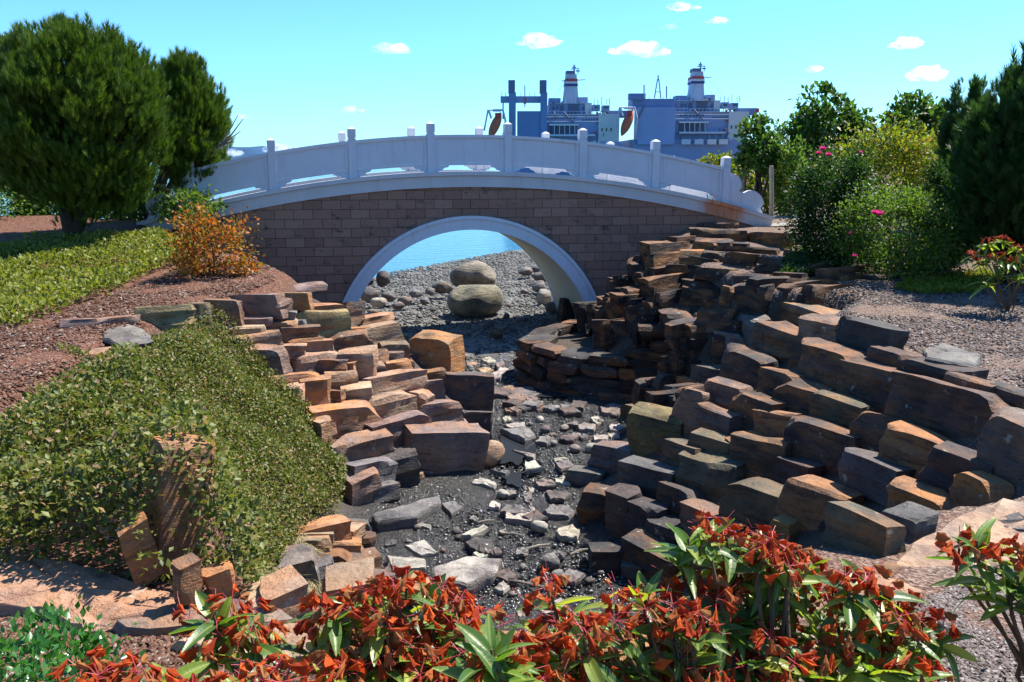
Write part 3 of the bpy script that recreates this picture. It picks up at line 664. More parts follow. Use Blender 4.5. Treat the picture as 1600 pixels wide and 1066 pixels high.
for a, b, h, t in [((920, 102), (1170, 106), 70, 'b'), ((1180, 105), (1355, 132), 75, 'o'), ((915, 155), (1022, 165), 45, 'o'), ((1020, 172), (1310, 188), 38, 'b'), ((865, 200), (967, 204), 65, 'o'), ((965, 205), (1072, 214), 60, 'b'), ((1075, 215), (1207, 225), 80, 'b'), ((1215, 228), (1347, 235), 70, 'p'), ((1350, 200), (1470, 215), 60, 'p'), ((1350, 245), (1470, 255), 70, 'd'),
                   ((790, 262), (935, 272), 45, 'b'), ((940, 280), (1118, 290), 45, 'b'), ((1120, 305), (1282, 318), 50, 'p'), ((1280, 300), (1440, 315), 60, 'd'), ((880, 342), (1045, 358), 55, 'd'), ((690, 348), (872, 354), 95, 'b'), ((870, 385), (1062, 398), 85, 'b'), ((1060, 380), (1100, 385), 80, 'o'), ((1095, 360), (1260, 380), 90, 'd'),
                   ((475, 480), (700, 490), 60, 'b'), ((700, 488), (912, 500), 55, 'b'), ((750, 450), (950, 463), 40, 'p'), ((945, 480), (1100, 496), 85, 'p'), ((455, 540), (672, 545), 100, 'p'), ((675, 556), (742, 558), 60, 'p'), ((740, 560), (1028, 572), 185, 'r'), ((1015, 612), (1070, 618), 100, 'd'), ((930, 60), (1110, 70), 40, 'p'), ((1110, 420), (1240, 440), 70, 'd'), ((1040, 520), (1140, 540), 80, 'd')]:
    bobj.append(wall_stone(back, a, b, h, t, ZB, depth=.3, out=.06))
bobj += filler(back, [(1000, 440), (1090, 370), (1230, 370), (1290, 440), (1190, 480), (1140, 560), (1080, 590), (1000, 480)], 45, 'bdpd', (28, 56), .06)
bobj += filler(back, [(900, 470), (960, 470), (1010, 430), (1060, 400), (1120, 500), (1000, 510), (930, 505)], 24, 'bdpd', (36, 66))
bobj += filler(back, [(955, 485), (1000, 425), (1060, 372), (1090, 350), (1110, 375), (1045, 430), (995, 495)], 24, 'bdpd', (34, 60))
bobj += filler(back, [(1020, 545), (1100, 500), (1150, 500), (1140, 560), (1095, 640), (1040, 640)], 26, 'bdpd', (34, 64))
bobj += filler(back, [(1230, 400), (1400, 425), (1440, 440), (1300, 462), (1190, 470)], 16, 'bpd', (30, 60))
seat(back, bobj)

DIM[0] = .76
IVY = [(-30, 745), (40, 705), (110, 672), (165, 640), (200, 600), (230, 560), (290, 535), (345, 535), (400, 570), (450, 625), (500, 675), (530, 710), (545, 755), (535, 800), (470, 850), (440, 900), (400, 945), (330, 940), (260, 955), (190, 925), (110, 918), (40, 912), (-30, 920)]
MOUND = .24
def mound_at(u, v): return MOUND * smooth(0, 1, np.clip(-sdist(np.asarray(u, float), np.asarray(v, float), IVY) / 80., 0, 1))
# big ledge slabs on the near rim, and stones half buried in the ivy
def slab(name, px, z, th, t, label=None, cat=None, group=None, on=None, wob=.012, bev=.02):
    if on is not None: z = float(np.median([hit(x, y)[2] for x, y in px])) + on
    P = np.array([on_z(x, y, z) for x, y in px])
    # rough, broken outline between the corners
    Q = []
    n = len(P); size = np.linalg.norm(P.max(0) - P.min(0)); m = 4
    for i in range(n):
        a, b = P[i], P[(i + 1) % n]; e = b - a; l = np.linalg.norm(e[:2]) + 1e-6; nr = np.array((e[1], -e[0], 0)) / l
        for j in range(m):
            q = a + e * (j / m); 
            if j: q = q + nr * rng.uniform(-.035, .03) * l
            Q.append(q)
    if on is None:
        t2 = min(th, .17 * size); P_d = t2 - th; th = t2; Q = [q + np.array((0, 0, P_d)) for q in Q]
    Q = np.array(Q); c = Q.mean(0); n = len(Q); zz = rng.uniform(-1, 1, 2) * .03
    tilt_ = (Q[:, :2] - c[:2]) @ zz
    Q[:, 2] += tilt_ + rng.uniform(-1, 1, n) * wob
    rings = [c + (Q - c) * .45 + np.c_[np.zeros((n, 2)), rng.uniform(-1, 1, n) * wob], c + (Q - c) * .93 + np.c_[np.zeros((n, 2)), rng.uniform(-.3, .6, n) * wob], Q - (0, 0, bev)]
    lo = c + (Q - c) * rng.uniform(.97, 1.05, (n, 1)) - (0, 0, th * .5); lo2 = c + (Q - c) * .97 - (0, 0, th)
    rings += [lo, lo2]; V = np.concatenate([[c + (0, 0, wob)]] + rings); Fq = []
    for k in range(n): Fq.append((0, 1 + k, 1 + (k + 1) % n))
    for r in range(len(rings) - 1):
        for k in range(n): Fq.append((1 + r * n + k, 1 + (r + 1) * n + k, 1 + (r + 1) * n + (k + 1) % n, 1 + r * n + (k + 1) % n))
    Fq.append(tuple(1 + (len(rings) - 1) * n + k for k in range(n))[::-1])
    V = np.array(V)
    flip = ((Q[1] - Q[0])[0] * (Q[2] - Q[1])[1]) ; area = sum(Q[i][0] * Q[(i + 1) % n][1] - Q[(i + 1) % n][0] * Q[i][1] for i in range(n))
    if area < 0: Fq = [f[::-1] for f in Fq]
    if label and '{}' in label: label = label.format({'l': 'pale', 'g': 'mid grey', 'd': 'dark', 'p': 'purplish', 't': 'tan'}[t] + (' big' if size > .55 else ' small' if size < .28 else ''))
    o = mk(name, V, Fq, 'rock', None, org=(c[0], c[1], c[2] - th), sm=35, color=tone(t))
    return tag(o, label, cat, group)
slab('ledge_stone', [(-60, 880), (40, 866), (110, 880), (190, 900), (300, 930), (250, 960), (130, 978), (60, 950), (-60, 940)], 0, .2, 'r', 'pink and orange flat ledge slab between the ivy and the bark mulch', 'rock slab', on=.07)
slab('ledge_stone', [(150, 950), (300, 925), (430, 945), (470, 965), (330, 985), (190, 985)], 0, .15, 'p', 'purple flat ledge slab behind the small wilted rhododendron sprig', 'rock slab', on=.05)
slab('ledge_stone', [(265, 1000), (380, 975), (520, 972), (640, 990), (560, 1030), (380, 1035)], 0, .15, 't', 'tan flat ledge slab under the wilted rhododendron by the creek rim', 'rock slab', on=.06)
slab('ledge_stone', [(640, 1000), (800, 985), (1000, 982), (1080, 1000), (1000, 1050), (700, 1050)], 0, .2, 'o', 'orange ledge slab at the creek rim glimpsed between the flowers', 'rock slab', on=.06)
slab('ledge_stone', [(1380, 900), (1420, 850), (1500, 800), (1570, 775), (1640, 790), (1640, 850), (1560, 890), (1480, 925)], 0, .25, 't', 'broad tan and grey ledge slab between the terrace blocks and bark mulch', 'rock slab', on=.05)
slab('ledge_stone', [(1260, 945), (1300, 915), (1375, 895), (1450, 920), (1400, 960), (1300, 985)], 0, .25, 'r', 'pinkish ledge slab behind the taller wilted rhododendron', 'rock slab', on=.05)
slab('ledge_stone', [(1555, 812), (1590, 800), (1660, 805), (1660, 830), (1570, 828)], 0, .12, 'd', 'small dark slate slab lying on the broad tan ledge', 'rock slab', on=.12)
slab('ledge_stone', [(1443, 545), (1470, 536), (1533, 552), (1528, 572), (1445, 560)], 0, .3, 'g', 'grey slate block lying alone on the bark mulch above the terrace', 'rock slab', on=.14)
slab('stepping_stone', [(165, 515), (200, 506), (228, 515), (240, 530), (195, 540), (160, 528)], 0, .06, 'g', 'pale blue grey flat stepping slab in the red bark mulch', 'rock slab', on=.05)
slab('stepping_stone', [(125, 545), (190, 540), (195, 550), (120, 556)], 0, .08, 't', 'narrow tan stepping slab just in front of the pale one', 'rock slab', on=.04)
slab('stepping_stone', [(70, 622), (110, 610), (175, 603), (172, 614), (120, 628), (72, 638)], 0, .1, 'p', 'long purple slab lying along the upper edge of the ivy', 'rock slab', on=.06)
slab('stepping_stone', [(-20, 665), (30, 650), (72, 640), (70, 650), (10, 680), (-20, 685)], 0, .1, 'p', 'purple slab at the ivy edge, end on to the long one', 'rock slab', on=.06)
IVYROCK = []
def lone(name, a, b, hpx, t, zoom, label, cat='rock', yaw=None, tilt=(0, 0), D=None, lift=.0, cuts=7, off=None):
    ox, oy, s = zoom; p0 = np.array((ox + a[0] / s, oy + a[1] / s)); p1 = np.array((ox + b[0] / s, oy + b[1] / s)); h = hpx / s
    pm = (p0 + p1) / 2 + (0, h * .55); C = hit(*pm, off=float(mound_at(*pm)) + (.04 if off is None else off)); IVYROCK.append((C, .12 if off and off > .15 else .05)); C = C - (0, 0, 0 if off and off > .15 else .04); k = ppm(C); L = abs(p1[0] - p0[0]) / k; Hh = h / k
    ex = .34 if off and off > .15 else .08                     # the root of the rock goes down into the soil
    return tag(stone(name, C + (0, .12, lift - .1 * Hh - ex / 2), L, D or L * .8, Hh * 1.25 + ex, yaw if yaw is not None else .2, col_=t, tilt=tilt, cuts=cuts), label, cat)
lone('rock', (600, 120), (835, 110), 215, 'o', Z6, 'big upright block with rusty right face standing out of the ivy', yaw=.7, tilt=(-.05, .14), lift=.06, off=.2)
lone('rock', (0, 190), (215, 145), 130, 'o', Z6, 'rusty orange block beside the ivy, left of the upright one', yaw=.2, tilt=(0, -.15), lift=.04)
lone('rock', (240, 320), (365, 300), 90, 't', Z6, 'small tan rock in the ivy under the rusty orange block', yaw=.5, lift=.04)
lone('rock', (480, 420), (610, 400), 170, 'o', Z6, 'narrow rusty rock poking out of the ivy above the ledge slab', yaw=.6, tilt=(0, -.2), lift=.04)
lone('rock', (850, 640), (975, 630), 100, 'o', Z6, 'small orange rock behind the leafy rhododendron sprig', yaw=.4, tilt=(0, -.15), lift=.05, off=.1)
lone('rock', (700, 620), (800, 600), 80, 'b', Z6, 'small brown rock at the lower edge of the ivy', yaw=.9, lift=.05, off=.1)

# loose slabs and boulders on the creek bed
ZC = (540, 620, 2.96)
def zp(z, pts): return [(z[0] + x / z[2], z[1] + y / z[2]) for x, y in pts]
gs = 'loose flat slabs on the creek bed'; sl_lab = '{} flat slab lying loose on the wet creek bed'
slab('flat_stone', zp(ZC, [(400, 790), (560, 735), (725, 745), (700, 800), (560, 865), (405, 840)]), -3.86, .15, 'l', 'largest pale six sided slab lying on the dark creek bed', 'rock slab')
slab('flat_stone', zp(ZC, [(185, 715), (370, 735), (370, 775), (215, 785)]), -3.88, .13, 'l', 'pale slab between the brown slab and the creek bank', 'rock slab')
slab('flat_stone', zp(ZC, [(215, 800), (330, 760), (385, 790), (410, 850), (300, 880)]), -3.80, .2, 'r', 'brown tinged slab touching the largest pale slab', 'rock slab')
slab('flat_stone', zp(ZC, [(120, 510), (430, 425), (440, 450), (330, 520), (150, 550)]), -3.78, .26, 'g', 'long thick grey slab leaning at the foot of the rusty stone bank', 'rock slab')
slab('flat_stone', zp(ZC, [(740, 492), (800, 465), (875, 515), (860, 545), (735, 520)]), -3.84, .2, 'l', 'thick pale block alone in the middle of the creek bed', 'rock slab')
for q in [[(270, 665), (365, 640), (430, 705), (350, 712)], [(440, 472), (500, 455), (545, 480), (490, 520)], [(585, 695), (640, 650), (700, 665), (690, 690), (620, 715)],
          [(530, 622), (640, 572), (670, 590), (580, 628)], [(270, 540), (395, 575), (390, 588), (275, 562)], [(580, 380), (620, 355), (700, 380), (690, 402)], [(715, 145), (850, 140), (880, 175), (830, 197)],
          [(770, 220), (880, 245), (870, 262)], [(830, 292), (880, 280), (910, 320), (830, 327)], [(665, 315), (760, 325), (740, 337)], [(970, 350), (1010, 335), (1050, 340), (1040, 372), (970, 367)], [(940, 470), (1025, 488), (945, 494)],
          [(825, 445), (850, 450), (880, 490), (860, 502)], [(1010, 105), (1070, 98), (1080, 117)], [(1070, 110), (1110, 100), (1160, 110), (1150, 135), (1080, 132)], [(1130, 75), (1170, 68), (1190, 92), (1165, 105)], [(845, 385), (895, 375), (900, 400), (850, 408)],
          [(735, 110), (830, 105), (835, 135), (760, 135)], [(960, 265), (1030, 262), (1030, 278), (965, 280)], [(1145, 165), (1215, 160), (1210, 185), (1150, 187)], [(890, 940), (1000, 905), (1020, 940), (1010, 980), (900, 975)], [(1210, 150), (1270, 148), (1265, 170), (1215, 168)],
          [(740, 375), (790, 378), (785, 402), (745, 398)], [(820, 405), (862, 402), (860, 440), (825, 436)], [(685, 850), (730, 820), (760, 845), (730, 870)], [(790, 950), (855, 938), (850, 965), (800, 970)]]:
    slab('flat_stone', zp(ZC, q), -3.90 + rng.uniform(-.02, .03), rng.uniform(.10, .16), 'lllg'[rng.integers(4)], sl_lab, 'rock slab', gs)
ZD = (520, 380, 3.552)
for q in [[(670, 605), (770, 572), (820, 595), (740, 632)], [(800, 690), (850, 680), (895, 695), (830, 715)], [(850, 750), (930, 690), (985, 700), (930, 745)], [(820, 640), (870, 625), (910, 650), (860, 662)], [(580, 488), (660, 484), (665, 503), (590, 505)],
          [(690, 705), (760, 700), (770, 722), (700, 725)], [(900, 665), (945, 640), (955, 670), (915, 690)], [(740, 640), (800, 645), (790, 665), (745, 662)]]:
    slab('flat_stone', zp(ZD, q), -3.90, .12, 'lltg'[rng.integers(4)], '{} flat slab on the gravel between the stone banks before the arch', 'rock slab', 'flat slabs on the gravel')
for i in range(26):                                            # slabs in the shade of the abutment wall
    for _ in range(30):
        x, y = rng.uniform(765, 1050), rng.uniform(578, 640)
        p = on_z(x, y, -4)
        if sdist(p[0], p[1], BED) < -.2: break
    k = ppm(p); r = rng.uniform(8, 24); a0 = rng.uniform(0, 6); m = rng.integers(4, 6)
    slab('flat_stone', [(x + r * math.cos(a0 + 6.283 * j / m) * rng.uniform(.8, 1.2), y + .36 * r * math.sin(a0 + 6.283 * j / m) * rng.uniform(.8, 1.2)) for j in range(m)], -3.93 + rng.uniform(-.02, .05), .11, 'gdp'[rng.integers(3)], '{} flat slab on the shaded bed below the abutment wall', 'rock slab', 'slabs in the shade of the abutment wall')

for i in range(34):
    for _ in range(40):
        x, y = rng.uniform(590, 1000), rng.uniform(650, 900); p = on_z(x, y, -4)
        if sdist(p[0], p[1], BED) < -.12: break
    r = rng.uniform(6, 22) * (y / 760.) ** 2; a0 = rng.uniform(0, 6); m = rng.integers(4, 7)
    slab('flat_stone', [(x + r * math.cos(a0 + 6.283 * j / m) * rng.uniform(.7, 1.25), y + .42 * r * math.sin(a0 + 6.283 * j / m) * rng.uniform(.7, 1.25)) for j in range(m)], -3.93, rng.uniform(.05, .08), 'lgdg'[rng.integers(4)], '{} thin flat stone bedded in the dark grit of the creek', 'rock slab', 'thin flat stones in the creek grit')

def icos(n=3):
    import bmesh
    b = bmesh.new(); bmesh.ops.create_icosphere(b, subdivisions=n, radius=1); b.verts.ensure_lookup_table()
    V = np.array([v.co[:] for v in b.verts]); Fq = np.array([[v.index for v in f.verts] for f in b.faces]); b.free(); return V, Fq
ICO = {n: icos(n) for n in (1, 2, 3, 4)}
def boulder(name, px, py, rx, ry, t, z=None, n=3, label=None, cat='boulder', group=None, rough=.12, flat=.0, yaw=None):
    """px,py centre of the base, rx, ry half width and full height in px"""
    B = on_z(px, py, z) if z is not None else hit(px, py); k = ppm(B); W = rx / k; Hh = ry / k
    V, Fq = ICO[n]; V = V.copy(); sh = rng.uniform(-40, 40, 3)
    for _ in range(14 if n < 4 else 6):
        d = rng.normal(size=3); d /= np.linalg.norm(d); e = V @ d - rng.uniform(.72, .92); V -= np.maximum(e, 0)[:, None] * d * .85
    V = V * (1 + rough * snoise(V + sh, 1.7, 3)[:, None] + rough * .28 * snoise(V + sh, 5, 5)[:, None])
    ya = rng.uniform(0, 3) if yaw is None else yaw
    if label and '{}' in label: label = label.format({'l': 'pale', 'g': 'grey', 'd': 'dark'}[t] + (' bigger' if W > .2 else ''))
    Rm = np.array(Matrix.Rotation(ya, 3, 'Z')); S = np.array([W, W * rng.uniform(.75, .95), Hh * .58]); W_ = V * S
    c = B + (0, W * .6, Hh * .42)
    o = mk(name, W_ @ Rm.T * 1.0 + c, Fq, 'rock', None, org=c - np.array((0, 0, Hh * .5)), rot=Rm, sm=50, color=tone(t, .06)); return tag(o, label, cat, group)
bt = 'big rounded olive grey boulder on the gravel beyond the arch, '
boulder('boulder', 741, 497, 47, 54, 'k', -3.95, 4, rough=.15, label= bt + 'in front of its twin', yaw=0)
boulder('boulder', 741, 452, 41, 42, 'k', -4.0, 4, rough=.15, label= bt + 'half hidden behind its twin', yaw=0)
boulder('boulder', 598, 447, 16, 26, 'd', -4.0, 3, 'dark upright boulder at the water edge seen through the arch')
boulder('boulder', 571, 446, 14, 18, 'd', -4.0, 3, 'low dark boulder beside the upright one at the water edge')
boulder('boulder', 776, 532, 13, 20, 'b', -3.93, 3, 'small brown rounded rock on the gravel near the abutment wall')
boulder('boulder', 848, 440, 16, 16, 'g', -3.9, 3, 'grey rock beside the right foot of the arch on the beach')
for x, y, a, b in [(577, 472, 16, 24), (592, 480, 14, 14), (608, 470, 13, 17), (632, 477, 12, 14), (622, 484, 10, 12), (649, 466, 13, 14), (672, 462, 11, 13), (690, 459, 16, 20), (664, 476, 9, 10), (676, 488, 7, 9), (850, 477, 15, 26), (843, 458, 13, 18), (862, 492, 14, 20), (820, 430, 14, 12), (838, 424, 9, 9), (792, 498, 6, 9), (800, 520, 8, 12), (765, 512, 9, 12), (680, 500, 6, 5), (620, 500, 6, 5), (582, 492, 9, 9), (700, 506, 6, 5), (812, 505, 8, 9), (795, 480, 6, 6), (660, 520, 7, 6), (820, 460, 7, 8), (655, 498, 7, 6)]:
    boulder('beach_rock', x, y, a, b, 'gglg'[rng.integers(4)], -3.92, 3, '{} angular rock on the gravel beach seen through the arch', 'rock', 'rocks on the gravel beach', .16)
for x, y, r in [(1060, 262, 34), (1140, 262, 40), (900, 120, 24), (925, 172, 32), (1010, 158, 26), (960, 230, 22), (895, 638, 48), (945, 805, 58), (980, 845, 32), (940, 458, 20), (725, 478, 38), (450, 728, 20), (515, 640, 22), (520, 668, 24), (890, 222, 18), (960, 192, 20), (1240, 98, 18), (1180, 128, 20), (1100, 198, 18), (855, 138, 18), (820, 800, 22), (1000, 880, 24), (770, 930, 22), (730, 905, 18), (1050, 860, 22), (1100, 780, 26), (330, 620, 24), (235, 605, 20), (1130, 870, 24), (290, 685, 18), (830, 745, 16), (1180, 830, 20)]:
    boulder('creek_stone', ZC[0] + x / ZC[2], ZC[1] + y / ZC[2], r / ZC[2], r * 1.15 / ZC[2], 'glgd'[rng.integers(4)], -4.0, 2, '{} rounded stone lying on the wet creek bed', 'stone', 'small stones on the creek bed', .14)
tan_b = boulder('boulder', 770, 727, 24, 36, 't', -3.98, 3, 'tan leaning boulder beside the puddle at the end of the rusty bank', rough=.16)

# pebbles, chips and litter nobody could count
def pick(n, poly_px, lim, zf=height, tries=14):
    """random ground points whose place falls inside an outline drawn on the photograph"""
    out = []
    for _ in range(tries):
        x = rng.uniform(lim[0], lim[1], n * 2); y = rng.uniform(lim[2], lim[3], n * 2); z = zf(x, y); P = np.stack([x, y, z], -1)
        u, v = proj(P); P = P[inpoly(u, v, poly_px) & (P[:, 1] > .8)]; out.append(P)
        if sum(len(o) for o in out) > n: break
    return np.concatenate(out)[:n]
def rand_mats(n, s0, s1, flat=.6):
    q = rng.normal(size=(n, 3)) * (.25, .25, 1); q[:, 2] = np.abs(q[:, 2]) + .5
    Mx = frames(q, np.ones(n)); Mx = Mx[:, :, [0, 2, 1]]
    s = s0 * (s1 / s0) ** rng.random(n); sc3 = np.stack([s, s * rng.uniform(.6, 1, n), s * flat * rng.uniform(.6, 1.2, n)], -1); return Mx * sc3[:, None, :]
P = pick(11000, [(540, 470), (600, 428), (800, 392), (850, 400), (900, 500), (830, 560), (800, 600), (720, 590), (640, 520)], (-8, 7, 15, 44))
P[:, 2] += .01; dd = np.maximum(1, P[:, 1] / 18)
Mx = rand_mats(len(P), .018, .075, .6) * dd[:, None, None] ** .4
tag(mk('beach_pebbles', *scatter(*ICO[1], P, Mx), 'pebble', org=(0, 20, -4), sm=180), 'grey beach pebbles strewn under and beyond the arch', 'pebbles', kind='stuff')
P = pick(9000, [(500, 1010), (560, 830), (600, 780), (745, 735), (770, 640), (700, 580), (790, 590), (1040, 630), (990, 660), (900, 760), (920, 870), (1000, 920), (960, 1010)], (-3, 4, 5.5, 16))
P[:, 2] += .004; Mx = rand_mats(len(P), .008, .032, .5)
tag(mk('creek_gravel', *scatter(*ICO[1], P, Mx), 'wet_pebble', org=(0, 9, -4), sm=180), 'dark wet gravel and grit covering the creek bed', 'gravel', kind='stuff')
CH_V = [(-.5, -1, 0), (.5, -1, 0), (.42, 1, .1), (-.42, 1, .1), (-.5, -1, -.12), (.5, -1, -.12), (.42, 1, -.02), (-.42, 1, -.02)]
CH_F = [(0, 1, 2, 3), (0, 4, 5, 1), (2, 6, 7, 3), (1, 5, 6, 2), (0, 3, 7, 4)]
def chips(n, poly, lim, s0, s1, mat, name, label, cat):
    P = pick(n, poly, lim); P[:, 2] += .012; d = rng.normal(size=(len(P), 3)) * (1, 1, .22)
    Mx = leafy_frames(d, np.tile((0, 0, 1.), (len(P), 1)) + rng.normal(size=(len(P), 3)) * .25, s0 * (s1 / s0) ** rng.random(len(P)))
    tag(mk(name, *scatter(CH_V, CH_F, P, Mx), mat, org=(P[:, 0].mean(), P[:, 1].mean(), P[:, 2].min())), label, cat, kind='stuff')
chips(14000, [(-40, 930), (120, 975), (300, 970), (480, 1000), (520, 1066), (520, 1120), (-40, 1120)], (-4, 1, 1.2, 5), .006, .016, 'bark_chip', 'bark_mulch', 'brown bark chips between the ledge slabs and the flowers', 'mulch')
chips(14000, [(1300, 1000), (1480, 925), (1560, 890), (1660, 860), (1660, 1120), (1200, 1120)], (.5, 5, 1.2, 5), .006, .015, 'bark_chip_grey', 'bark_mulch', 'greyish bark chips below the broad tan ledge slab', 'mulch')
chips(16000, [(-30, 500), (90, 490), (280, 420), (420, 400), (470, 425), (360, 465), (220, 490), (240, 540), (150, 620), (-30, 690)], (-12, -1, 5, 17), .010, .03, 'bark_chip', 'bark_mulch', 'reddish bark mulch under the orange leaved shrub', 'mulch')
chips(16000, [(1200, 465), (1300, 445), (1450, 425), (1650, 440), (1650, 650), (1500, 590), (1400, 530)], (2, 11, 5, 15), .010, .026, 'bark_chip_grey', 'bark_mulch', 'grey bark mulch bed above the stone terrace', 'mulch')
for px, py, ln, ya in [(838, 855, .32, .35), (845, 918, .55, -.55), (800, 835, .25, -.3), (760, 815, .2, .2), (905, 862, .22, .5)]:
    c = on_z(px, py, -3.965); d = np.array((math.cos(ya), math.sin(ya), .03)) * ln / 2
    tag(MB().tube([c - d, c + d * .2 + (0, .012, .006), c + d], [.011, .014, .007], 6).build('driftwood_stick', 'post_wood'), 'short weathered stick lying on the wet creek bed', 'stick', 'sticks on the creek bed')

# ------------------------------------------------------------------ plants
LEAF_V = [(0, 0, 0), (-.26, .35, .07), (-.2, .72, .03), (0, 1, -.08), (.2, .72, .03), (.26, .35, .07), (0, .4, -.03), (0, .72, -.04)]
LEAF_F = [(0, 6, 1, 1), (1, 6, 7, 2), (2, 7, 3, 3), (3, 7, 4, 4), (4, 7, 6, 5), (5, 6, 0, 0)]
QL_V = [(0, 0, 0), (-.32, .5, .06), (0, 1, -.05), (.32, .5, .06)]; QL_F = [(0, 3, 2, 1)]
TL_V = [(0, 0, 0), (-.3, .45, .08), (0, .5, -.02), (.3, .45, .08), (0, 1, -.06)]; TL_F = [(0, 2, 1), (0, 3, 2), (1, 2, 4), (2, 3, 4)]
UP = np.array((0, 0, 1.0))
def blob_points(c, rad, n, ncl, spread, shell=.55, seed=0, lim=1.32):
    """points in clumps through an ellipsoid, more towards its skin; returns points and outward directions"""
    r = np.random.default_rng(seed); c = np.array(c); rad = np.array(rad)
    d = r.normal(size=(ncl, 3)); d /= np.linalg.norm(d, axis=1)[:, None]; rr = shell + (1 - shell) * r.random(ncl) ** .6
    lump = 1 + .13 * snoise(d + seed, 3.1, seed % 9)
    K = d * (rr * lump)[:, None]
    i = r.integers(0, ncl, n); g = r.normal(size=(n, 3)) * spread * (.6 + .8 * r.random(ncl))[i][:, None]
    Q = K[i] + g; Q = Q[np.linalg.norm(Q, axis=1) < lim + .1 * snoise(Q + seed, 3.1, seed % 9)]; P = c + Q * rad; D = Q / (np.linalg.norm(Q, axis=1)[:, None] + 1e-6); return P, D
def foliage(name, mat, parent, P, D, size, up=.5, tmpl=(TL_V, TL_F), jit=.9, org=None):
    n = len(P); d = D + np.array((0, 0, up)) + rng.normal(size=(n, 3)) * jit
    nn = UP + D * .5 + rng.normal(size=(n, 3)) * .7
    Mx = leafy_frames(d, nn, size * rng.uniform(.65, 1.25, n))
    return mk(name, *scatter(*tmpl, P, Mx), mat, parent, org=org)
def limbs(name, base, tips, r0, parent, mat='bark', mid=.45, n=6):
    mb = MB(); base = np.array(base)
    for t in tips:
        t = np.array(t); m = base + (t - base) * mid + rng.normal(size=3) * .06 * np.linalg.norm(t - base) * (1, 1, .3); m[2] += .06 * np.linalg.norm(t - base)
        mb.tube([base - (0, 0, .1), base + (m - base) * .5 + rng.normal(size=3) * .02, m, t], [r0, r0 * .8, r0 * .55, r0 * .15], n)
    return mb.build(name, mat, parent, sm=60)
def bush(name, label, base, c, rad, n, leaf, mat, cat='shrub', seed=1, ncl=60, spread=.16, shell=.5, up=.4, stems=7, group=None, tmpl=(TL_V, TL_F), zmin=None, twig='twig', sr=.02):
    e = empty(name, base, label, cat, group); P, D = blob_points(c, rad, n, ncl, spread, shell, seed)
    zf = height(P[:, 0], P[:, 1]); P = P[P[:, 2] > zf + .03] if zmin is None else P[P[:, 2] > zmin]; D = (P - np.array(c)) / np.array(rad); D /= np.linalg.norm(D, axis=1)[:, None] + 1e-6
    foliage('foliage', mat, e, P, D, leaf, up, tmpl)
    tips = P[rng.integers(0, len(P), stems)]; limbs('stem', base, tips, sr, e, twig, n=5); return e

# needle tuft for pines: a shoot with needles fanning round it
def tuft(nn=13):
    V, Fq = [], []
    for i in range(nn):
        a = 2.4 * i; u = .1 + .9 * i / nn; op = .62 - .40 * i / nn
        d = np.array((math.cos(a) * math.sin(op), math.cos(op), math.sin(a) * math.sin(op))); s = np.cross(d, (.3, .2, .9)); s /= np.linalg.norm(s); b = np.array((0, u * .55, 0))
        V += [b - s * .045, b + s * .045, b + d * .62]; Fq.append((3 * i, 3 * i + 1, 3 * i + 2))
    return np.array(V), np.array(Fq)
TUFT = tuft()
def pine(name, label, base, c, rad, n, size, mat, seed, trunks, up=1.0, ncl=170, spread=.085, shell=.62, zlow=.0):
    e = empty(name, base, label, 'tree'); P, D = blob_points(c, rad, n, ncl, spread, shell, seed, 1.12)
    P2, D2 = blob_points(c, np.array(rad) * .8, n // 3, 60, .2, .1, seed + 50); P = np.concatenate([P, P2]); D = np.concatenate([D, D2])
    keep = (P[:, 2] > base[2] + zlow); P, D = P[keep], D[keep]
    d = D * .75 + np.array((0, 0, up)) + rng.normal(size=(len(P), 3)) * .28
    Mx = frames(d, size * rng.uniform(.7, 1.3, len(P)))
    mk('crown', *scatter(*TUFT, P, Mx), mat, e)
    tips = np.array(c) + np.array(rad) * (rng.normal(size=(trunks, 3)) * (.42, .42, .2) + (0, 0, .05)); limbs('trunk', base, tips, .11, e, 'bark', .4, 8)
    # finer boughs that carry the outer shoots
    mb = MB()
    for i in rng.integers(0, len(P), 110):
        t = P[i]; a = np.array(c) + (t - np.array(c)) * .25 - (0, 0, rad[2] * .25); m = (a + t) / 2 - (0, 0, .06); mb.tube([a, m, t], [.028, .016, .006], 4)
    mb.build('bough', 'bark', e); return e
def ground_at(px, py): return hit(px, py)
b1 = ground_at(112, 378); Y1 = b1[1]
c1 = at_y(122, 202, Y1 + .2); k1 = ppm(c1)
pine('pine_tree', 'large round crowned pine with dense upright shoots beside the bridge', b1, c1, (133 / k1, 130 / k1, 140 / k1), 18000, .18, 'pine_needles', 3, 7, ncl=330, spread=.07, zlow=.22, up=1.5)
b2 = at_y(228, 338, Y1 + 2.6); b2[2] = height(b2[0], b2[1]); c2 = at_y(292, 200, Y1 + 2.4); k2 = ppm(c2)
pine('pine_tree', 'smaller dark pine leaning towards the bridge, behind the large one', b2, c2, (62 / k2, 75 / k2, 96 / k2), 8000, .18, 'pine_needles', 8, 4, ncl=170, spread=.09, zlow=.5, up=1.5)
tw = empty('dead_branch', at_y(352, 240, Y1 + 2.2), 'bare grey dead twigs sticking out of the smaller pine', 'branch'); mbt = MB(); o_ = np.array(at_y(340, 232, Y1 + 2.2))
for ex, ey in [(372, 180), (380, 186), (364, 196), (376, 205), (368, 214), (358, 226)]:
    t = at_y(ex, ey, Y1 + 2.2); mbt.tube([o_, (o_ + t) / 2 + rng.normal(size=3) * .05, t], [.022, .016, .007], 5)
mbt.build('twig', 'post_wood', tw)
b3 = at_y(1590, 440, 12.5); b3[2] = height(b3[0], b3[1]); c3 = at_y(1605, 262, 12.7); k3 = ppm(c3)
